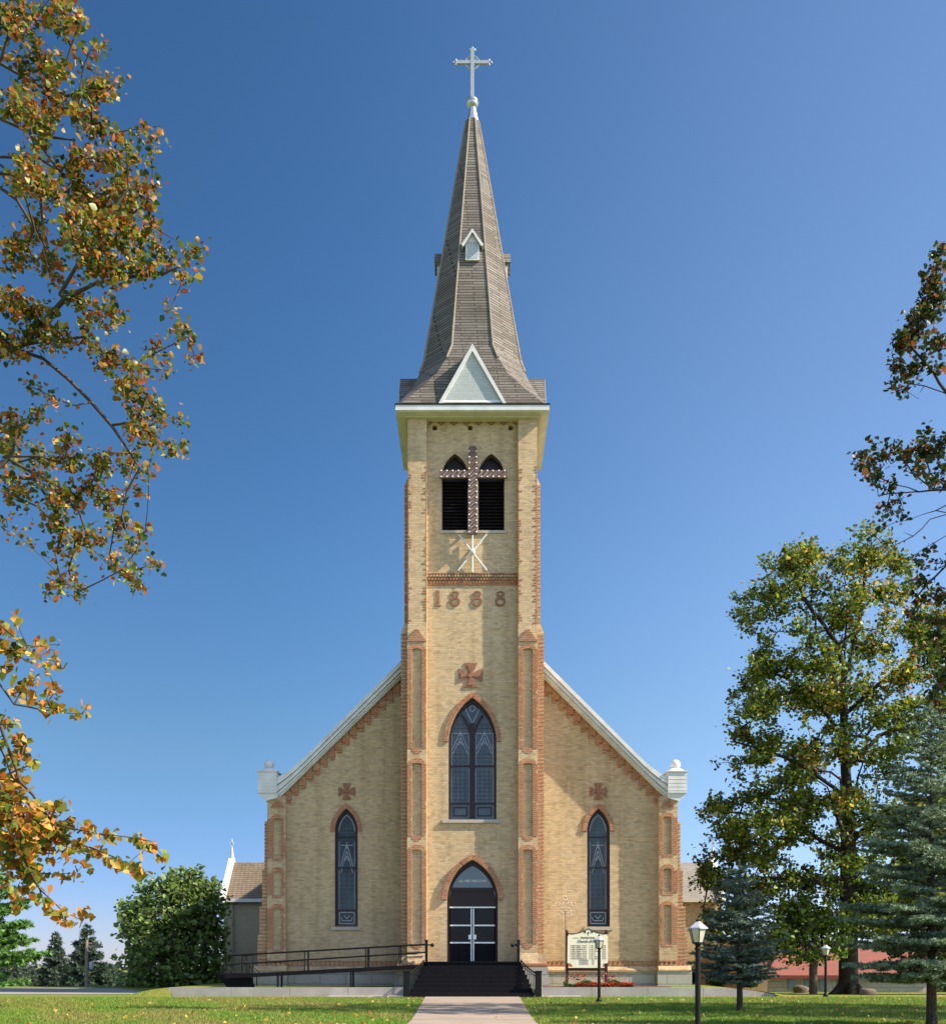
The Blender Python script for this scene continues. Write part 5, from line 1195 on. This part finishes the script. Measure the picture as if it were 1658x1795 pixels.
# -- broadleaf trees further back
OUT2 = [(318,1536),(300,1526),(292,1550),(270,1552),(252,1545),(246,1562),(262,1580),(238,1576),(228,1590),(208,1597),(230,1612),(208,1628),(222,1645),(232,1660),(225,1690),(205,1698),(232,1712),(225,1740),(378,1740),(385,1700),(388,1600),(384,1570),(378,1552),(366,1550),(350,1528)]
def broad(poly, px, Y, depth, n, per, size, pal, w, label, spread=.3, trunk_px=None, bark=BARKG, rt=.02, gap=None, name='broadleaf_tree'):
    x = X(px, Y); zb_ = float(gz(x, Y)); t_ = thing(name, (x, Y, zb_), label, 'tree')
    tp = fill_tips(poly, Y, n, depth, gap); top = Z(min(p[1] for p in poly), Y)
    A, E, PR = grow([[(x, Y, zb_-.1), (x, Y, zb_+(top-zb_)*.3), (x+.1, Y, zb_+(top-zb_)*.55), (x, Y, zb_+(top-zb_)*.8)]], tp, t_, bark, rt, 2.3, .2, .6, .1)
    c = tip_leaves(A, E, PR, per, spread); leaves('crown', c, size, pick(pal, w, len(c)), t_, .2); return t_
broad(OUT2, 312, 60, 3.0, 900, 13, .24, [(.15,.23,.05), (.11,.18,.04), (.21,.29,.08), (.28,.34,.15)], [.35,.3,.25,.1], 'rounded leafy green tree left of the transept', .26, gap=lambda x, y: math.sin(x*.11+y*.07)+math.sin(y*.13-x*.05) > 1.1)
OUT3 = [(1355,1600),(1340,1640),(1350,1668),(1375,1688),(1405,1684),(1440,1690),(1478,1688),(1490,1660),(1480,1600),(1440,1585),(1390,1585)]
broad(OUT3, 1426, 50, 1.6, 220, 12, .2, [(.09,.15,.022), (.13,.20,.03), (.18,.25,.045)], [.4,.4,.2], 'slender young tree with reddish trunk before the red roof', .2)
RX3 = [(1560,1560),(1545,1640),(1570,1690),(1640,1700),(1720,1690),(1750,1500),(1700,1380),(1620,1420)]
broad(RX3, 1660, 64, 3.5, 500, 12, .3, [(.03,.05,.012), (.045,.07,.016), (.10,.05,.02)], [.5,.35,.15], 'dark background tree behind the large spruce', .3)
# shrubs by the annex
for i, (px, py, r, Y, lab) in enumerate(((1206, 1712, 15, 58, 'clipped green shrub beside the church corner'), (1258, 1716, 17, 59, 'low round shrub in front of the tan annex wall'), (1312, 1718, 17, 59.5, 'dark low shrub right of the thin spruce trunk'), (394, 1730, 8, 58, 'little bush at the foot of the left transept'))):
    x = X(px, Y); zb_ = .0; rr = r*Y/F; sh = thing('shrub', (x, Y, zb_), lab, 'shrub')
    zc_ = Z(py, Y); k = 700; u = unit(rng.normal(size=(k, 3)))*rng.uniform(.6, 1, (k, 1)); c = np.array([x, Y, zc_])+u*np.array([rr*1.3, rr, max(.3, min(rr, zc_+.1))]); c = c[c[:, 2] > -.05]
    leaves('leaves', c, .14, pick([(.045,.07,.018), (.06,.09,.02)], [1, 1], len(c)), sh); b_ = MB()
    for a in range(5): b_.tube([(x, Y, 0), (x+rr*.6*math.cos(a*1.26), Y+rr*.5*math.sin(a*1.26), zc_)], [.03, .01], 4)
    b_.build('stem', BARK, sh)

# ------------------------------------------------------------------ buildings behind at right
AN = thing('annex_building', (X(1290, 62), 62, 0), 'tan brick annex with flat roof half hidden behind the small spruce', 'building')
m = MB(); m.box(14.9, X(1345, 62), 62, 70, -1, 2.35); m.build('wall', brick('tan_brick', (.40,.27,.15), (.34,.23,.125), (.3,.22,.14)), AN)
m = MB(); m.box(14.86, X(1345, 62)+.15, 61.8, 70.2, 2.351, 2.55); m.build('roof', CREAMP, AN)
m = MB(); m.box(X(1207, 61)+.0, X(1216, 61), 65.8, 65.87, .9, 2.0); m.build('transept_window', BLUEW, CH)
m = MB(); m.box(15.0, 16.2, 61.95, 61.999, .5, 1.7); m.build('window', BLUEW, AN)
HS = thing('low_house', (X(1430, 74), 74, float(gz(23, 74))), 'low stone-walled building with a broad red roof behind the big trunk', 'building')
zb_ = float(gz(24, 74)); ze = Z(1711, 74); zr = Z(1655, 78.5)
m = MB(); m.box(X(1346, 74), X(1640, 74), 74, 86, zb_-.5, ze); m.build('wall', STONE, HS)
m = MB(); m.add([(X(1342, 74), 73.6, ze), (X(1645, 74), 73.6, ze), (X(1620, 78.5), 80, zr), (X(1378, 78.5), 80, zr), (X(1342,74), 86.4, ze), (X(1645,74), 86.4, ze)], [(0,1,2,3), (3,2,5,4), (0,3,4), (1,5,2)]); m.build('roof', REDROOF, HS)
m = MB(); m.box(X(1342, 74), X(1645, 74), 73.5, 73.6, ze-.2, ze+.03); m.build('fascia', REDTRIM, HS)
for px in (1382, 1410, 1436, 1468): m = MB(); m.box(X(px, 74), X(px+12, 74), 73.93, 73.998, zb_+.25, ze-.25); m.build('window', BLUEW, HS)
def boulder(x, y, r, lab):
    b_ = MB(); b_.ball((0, 0, 0), 1, 14, 9); g_ = np.random.default_rng(int(x*100) & 0xffff)
    f = g_.uniform(0, 6, 6); vs = []
    for v in b_.v:
        k = 1+.14*math.sin(v[0]*3+f[0])+.12*math.sin(v[1]*4+f[1])+.1*math.sin(v[2]*5+f[2]); vs.append((x+v[0]*r*k*1.2, y+v[1]*r*k, float(gz(x, y))+r*.35+v[2]*r*k*.7))
    b_.v = vs; tag(b_.build('boulder', ROCKM, None, True), lab, 'boulder')
boulder(X(1404, 60), 60, .4, 'flat pale boulder on the grass before the red-roofed building')
boulder(X(1511, 56), 56, .33, 'brown rounded boulder just right of the big linden trunk')
boulder(X(1522, 45.4), 45.4, .28, 'small sunlit stone at the kerb right of the big trunk')

# ------------------------------------------------------------------ poles and wires
def pole(px, top, Y, r, lab, arm=True):
    x = X(px, Y); zb_ = float(gz(x, Y)); u_ = thing('utility_pole', (x, Y, zb_), lab, 'utility pole'); zt = Z(top, Y)
    m = MB(); m.tube([(x, Y, zb_-.1), (x, Y, zt)], [r, r*.75], 8); m.build('pole', WOOD, u_)
    if arm:
        m = MB(); m.box(x-.05, x+.9, Y-.05, Y+.05, zt-.45, zt-.33); m.tube([(x+.8, Y, zt-.3), (x+.8, Y, zt-.1)], .04, 6); m.tube([(x-.3, Y, zt-.2), (x+.3, Y, zt-.2)], .03, 6); m.build('crossarm', WOOD, u_)
        m = MB(); m.lathe([(.08, 0), (.12, .1), (.12, .4), (.08, .45)], (x+.3, Y-.1, Z(1700, Y)), 10); m.build('transformer', GREYM, u_)
    return x, zt
xA, zA = pole(152, 1648, 62, .12, 'tall wooden utility pole with crossarm before the dark spruces')
xB, zB = pole(228, 1706, 64, .11, 'short reddish-brown wooden post left of the rounded tree', False)
for dz in (0, .4):
    m = MB(); a = Vector((xA, 62, Z(1682, 62)+dz*.5)); b_ = Vector((X(300, 66), 66, Z(1700, 66)+dz)); m.tube([a*(1-t)+b_*t+Vector((0, 0, -.5*math.sin(math.pi*t))) for t in np.linspace(0, 1, 10)], .012, 4)
    tag(m.build('overhead_wire', BLACK), ('upper' if dz else 'lower')+' thin overhead wire running right from the tall utility pole', 'wire')

# ------------------------------------------------------------------ flower bed
fb = thing('flower_bed', (X(1050, 44.3), 44.3, TZ), 'bed of low red flowers and green leaves below the notice board', 'flower bed'); fb['kind'] = 'stuff'
m = MB(); m.box(X(955, 44), X(1175, 44), 43.72, 45.1, .3, .37); m.build('mulch', mat('reddish_mulch', (.16,.085,.065), .95, noise=(.09,.05,.04), nscale=12, bump=1, bscale=30), fb)
n = 2600; px_ = rng.uniform(988, 1112, n); yy = rng.uniform(43.8, 44.6, n); c = np.stack([(px_-CX)*yy/F, yy, .40+rng.uniform(0, .22, n)*(.55+.45*np.sin(px_*.13))], 1)
leaves('leaves', c, .075, pick([(.07,.12,.03), (.04,.07,.02), (.14,.2,.05)], [.5,.35,.15], n), fb)
n = 900; px_ = rng.uniform(1010, 1110, n); yy = rng.uniform(43.75, 44.1, n); c = np.stack([(px_-CX)*yy/F, yy, .43+rng.uniform(0, .1, n)], 1)
leaves('petals', c, .06, pick([(.55,.03,.015), (.5,.06,.02), (.6,.1,.03)], [.6,.3,.1], n), fb)
n = 260; px_ = np.concatenate([rng.normal(1012, 10, n//2), rng.normal(1068, 12, n//2)]); yy = rng.uniform(44.3, 44.7, n); c = np.stack([(px_-CX)*yy/F, yy, .62+rng.uniform(0, .28, n)], 1)
leaves('tall_blooms', c, .065, pick([(.35,.03,.03), (.25,.1,.1), (.5,.2,.2)], [.5,.3,.2], n), fb)

# ------------------------------------------------------------------ grass tufts and fallen leaves
def lawn_ok(x, y): return (np.abs(x) > 1.9) & (y < 42.2)
n = 150000; y = 22.5+(rng.uniform(size=n)**1.2)*19.7; x = rng.uniform(-1, 1, n)*(y*.45); ok = np.abs(x) > np.where(y < 26, 1.45, 1.45+(y-26)/16.3*.38); x = x[ok]; y = y[ok]; n = len(x)
a = rng.uniform(0, 6.28, n); h = rng.uniform(.025, .065, n); w = rng.uniform(.006, .014, n); dx = np.cos(a)*w; dy = np.sin(a)*w; lx = rng.normal(size=n)*.02; ly = rng.normal(size=n)*.02
V = np.stack([np.stack([x-dx, y-dy, 0*x], 1), np.stack([x+dx, y+dy, 0*x], 1), np.stack([x+lx, y+ly, h], 1)], 1).reshape(-1, 3)
pt = np.clip(.5+.5*np.sin(x*.7+np.sin(y*.5)*1.5)+.4*np.sin(x*2.3+y*.9), 0, 1)*np.where(x < 1, .75, .25)
c0 = np.array([.13,.23,.025]); c1 = np.array([.29,.21,.075]); cc = (c0+(c1-c0)*pt[:, None]*rng.uniform(.45, 1, (n, 1)))*rng.uniform(.7, 1.3, (n, 1))
tag(mesh_np('grass', V, np.arange(n*3).reshape(-1, 3), np.repeat(cc, 3, 0), BLADE), 'short green lawn grass with worn brownish patches in front of the church', 'grass', kind='stuff')
n = 520; y = 22+rng.uniform(size=n)**1.0*21; x = rng.uniform(-1, 1, n)*(y*.45); k_ok = (np.abs(x) > 1.7) | (rng.uniform(size=n) < .15); x = x[k_ok]; y = y[k_ok]; n = len(x); zz_ = np.where(np.abs(x) < 1.6, .035, .05)
c = np.stack([x, y, zz_], 1); o = leaves('fallen_leaves', c, .08, pick([(.62,.45,.10), (.5,.28,.06), (.35,.17,.06)], [.6,.25,.15], n), None, 0.0)
tag(o, 'yellow fallen leaves scattered over the lawn', 'fallen leaves', kind='stuff')
# far wood on the skyline
n = 16000; y = rng.uniform(420, 640, n); x = rng.uniform(-330, 330, n)*(y/500); g0 = gz(x, y); hh = 9+3*np.sin(x*.05)+2*np.sin(x*.13+1)
c = np.stack([x, y, g0+rng.uniform(0, 1, n)*hh], 1); o = leaves('far_wood', c, 3.0, pick([(.035,.05,.03), (.05,.065,.035)], [1, 1], n), None, 0.)
tag(o, 'far-off line of woodland on the horizon', 'woodland', kind='stuff')
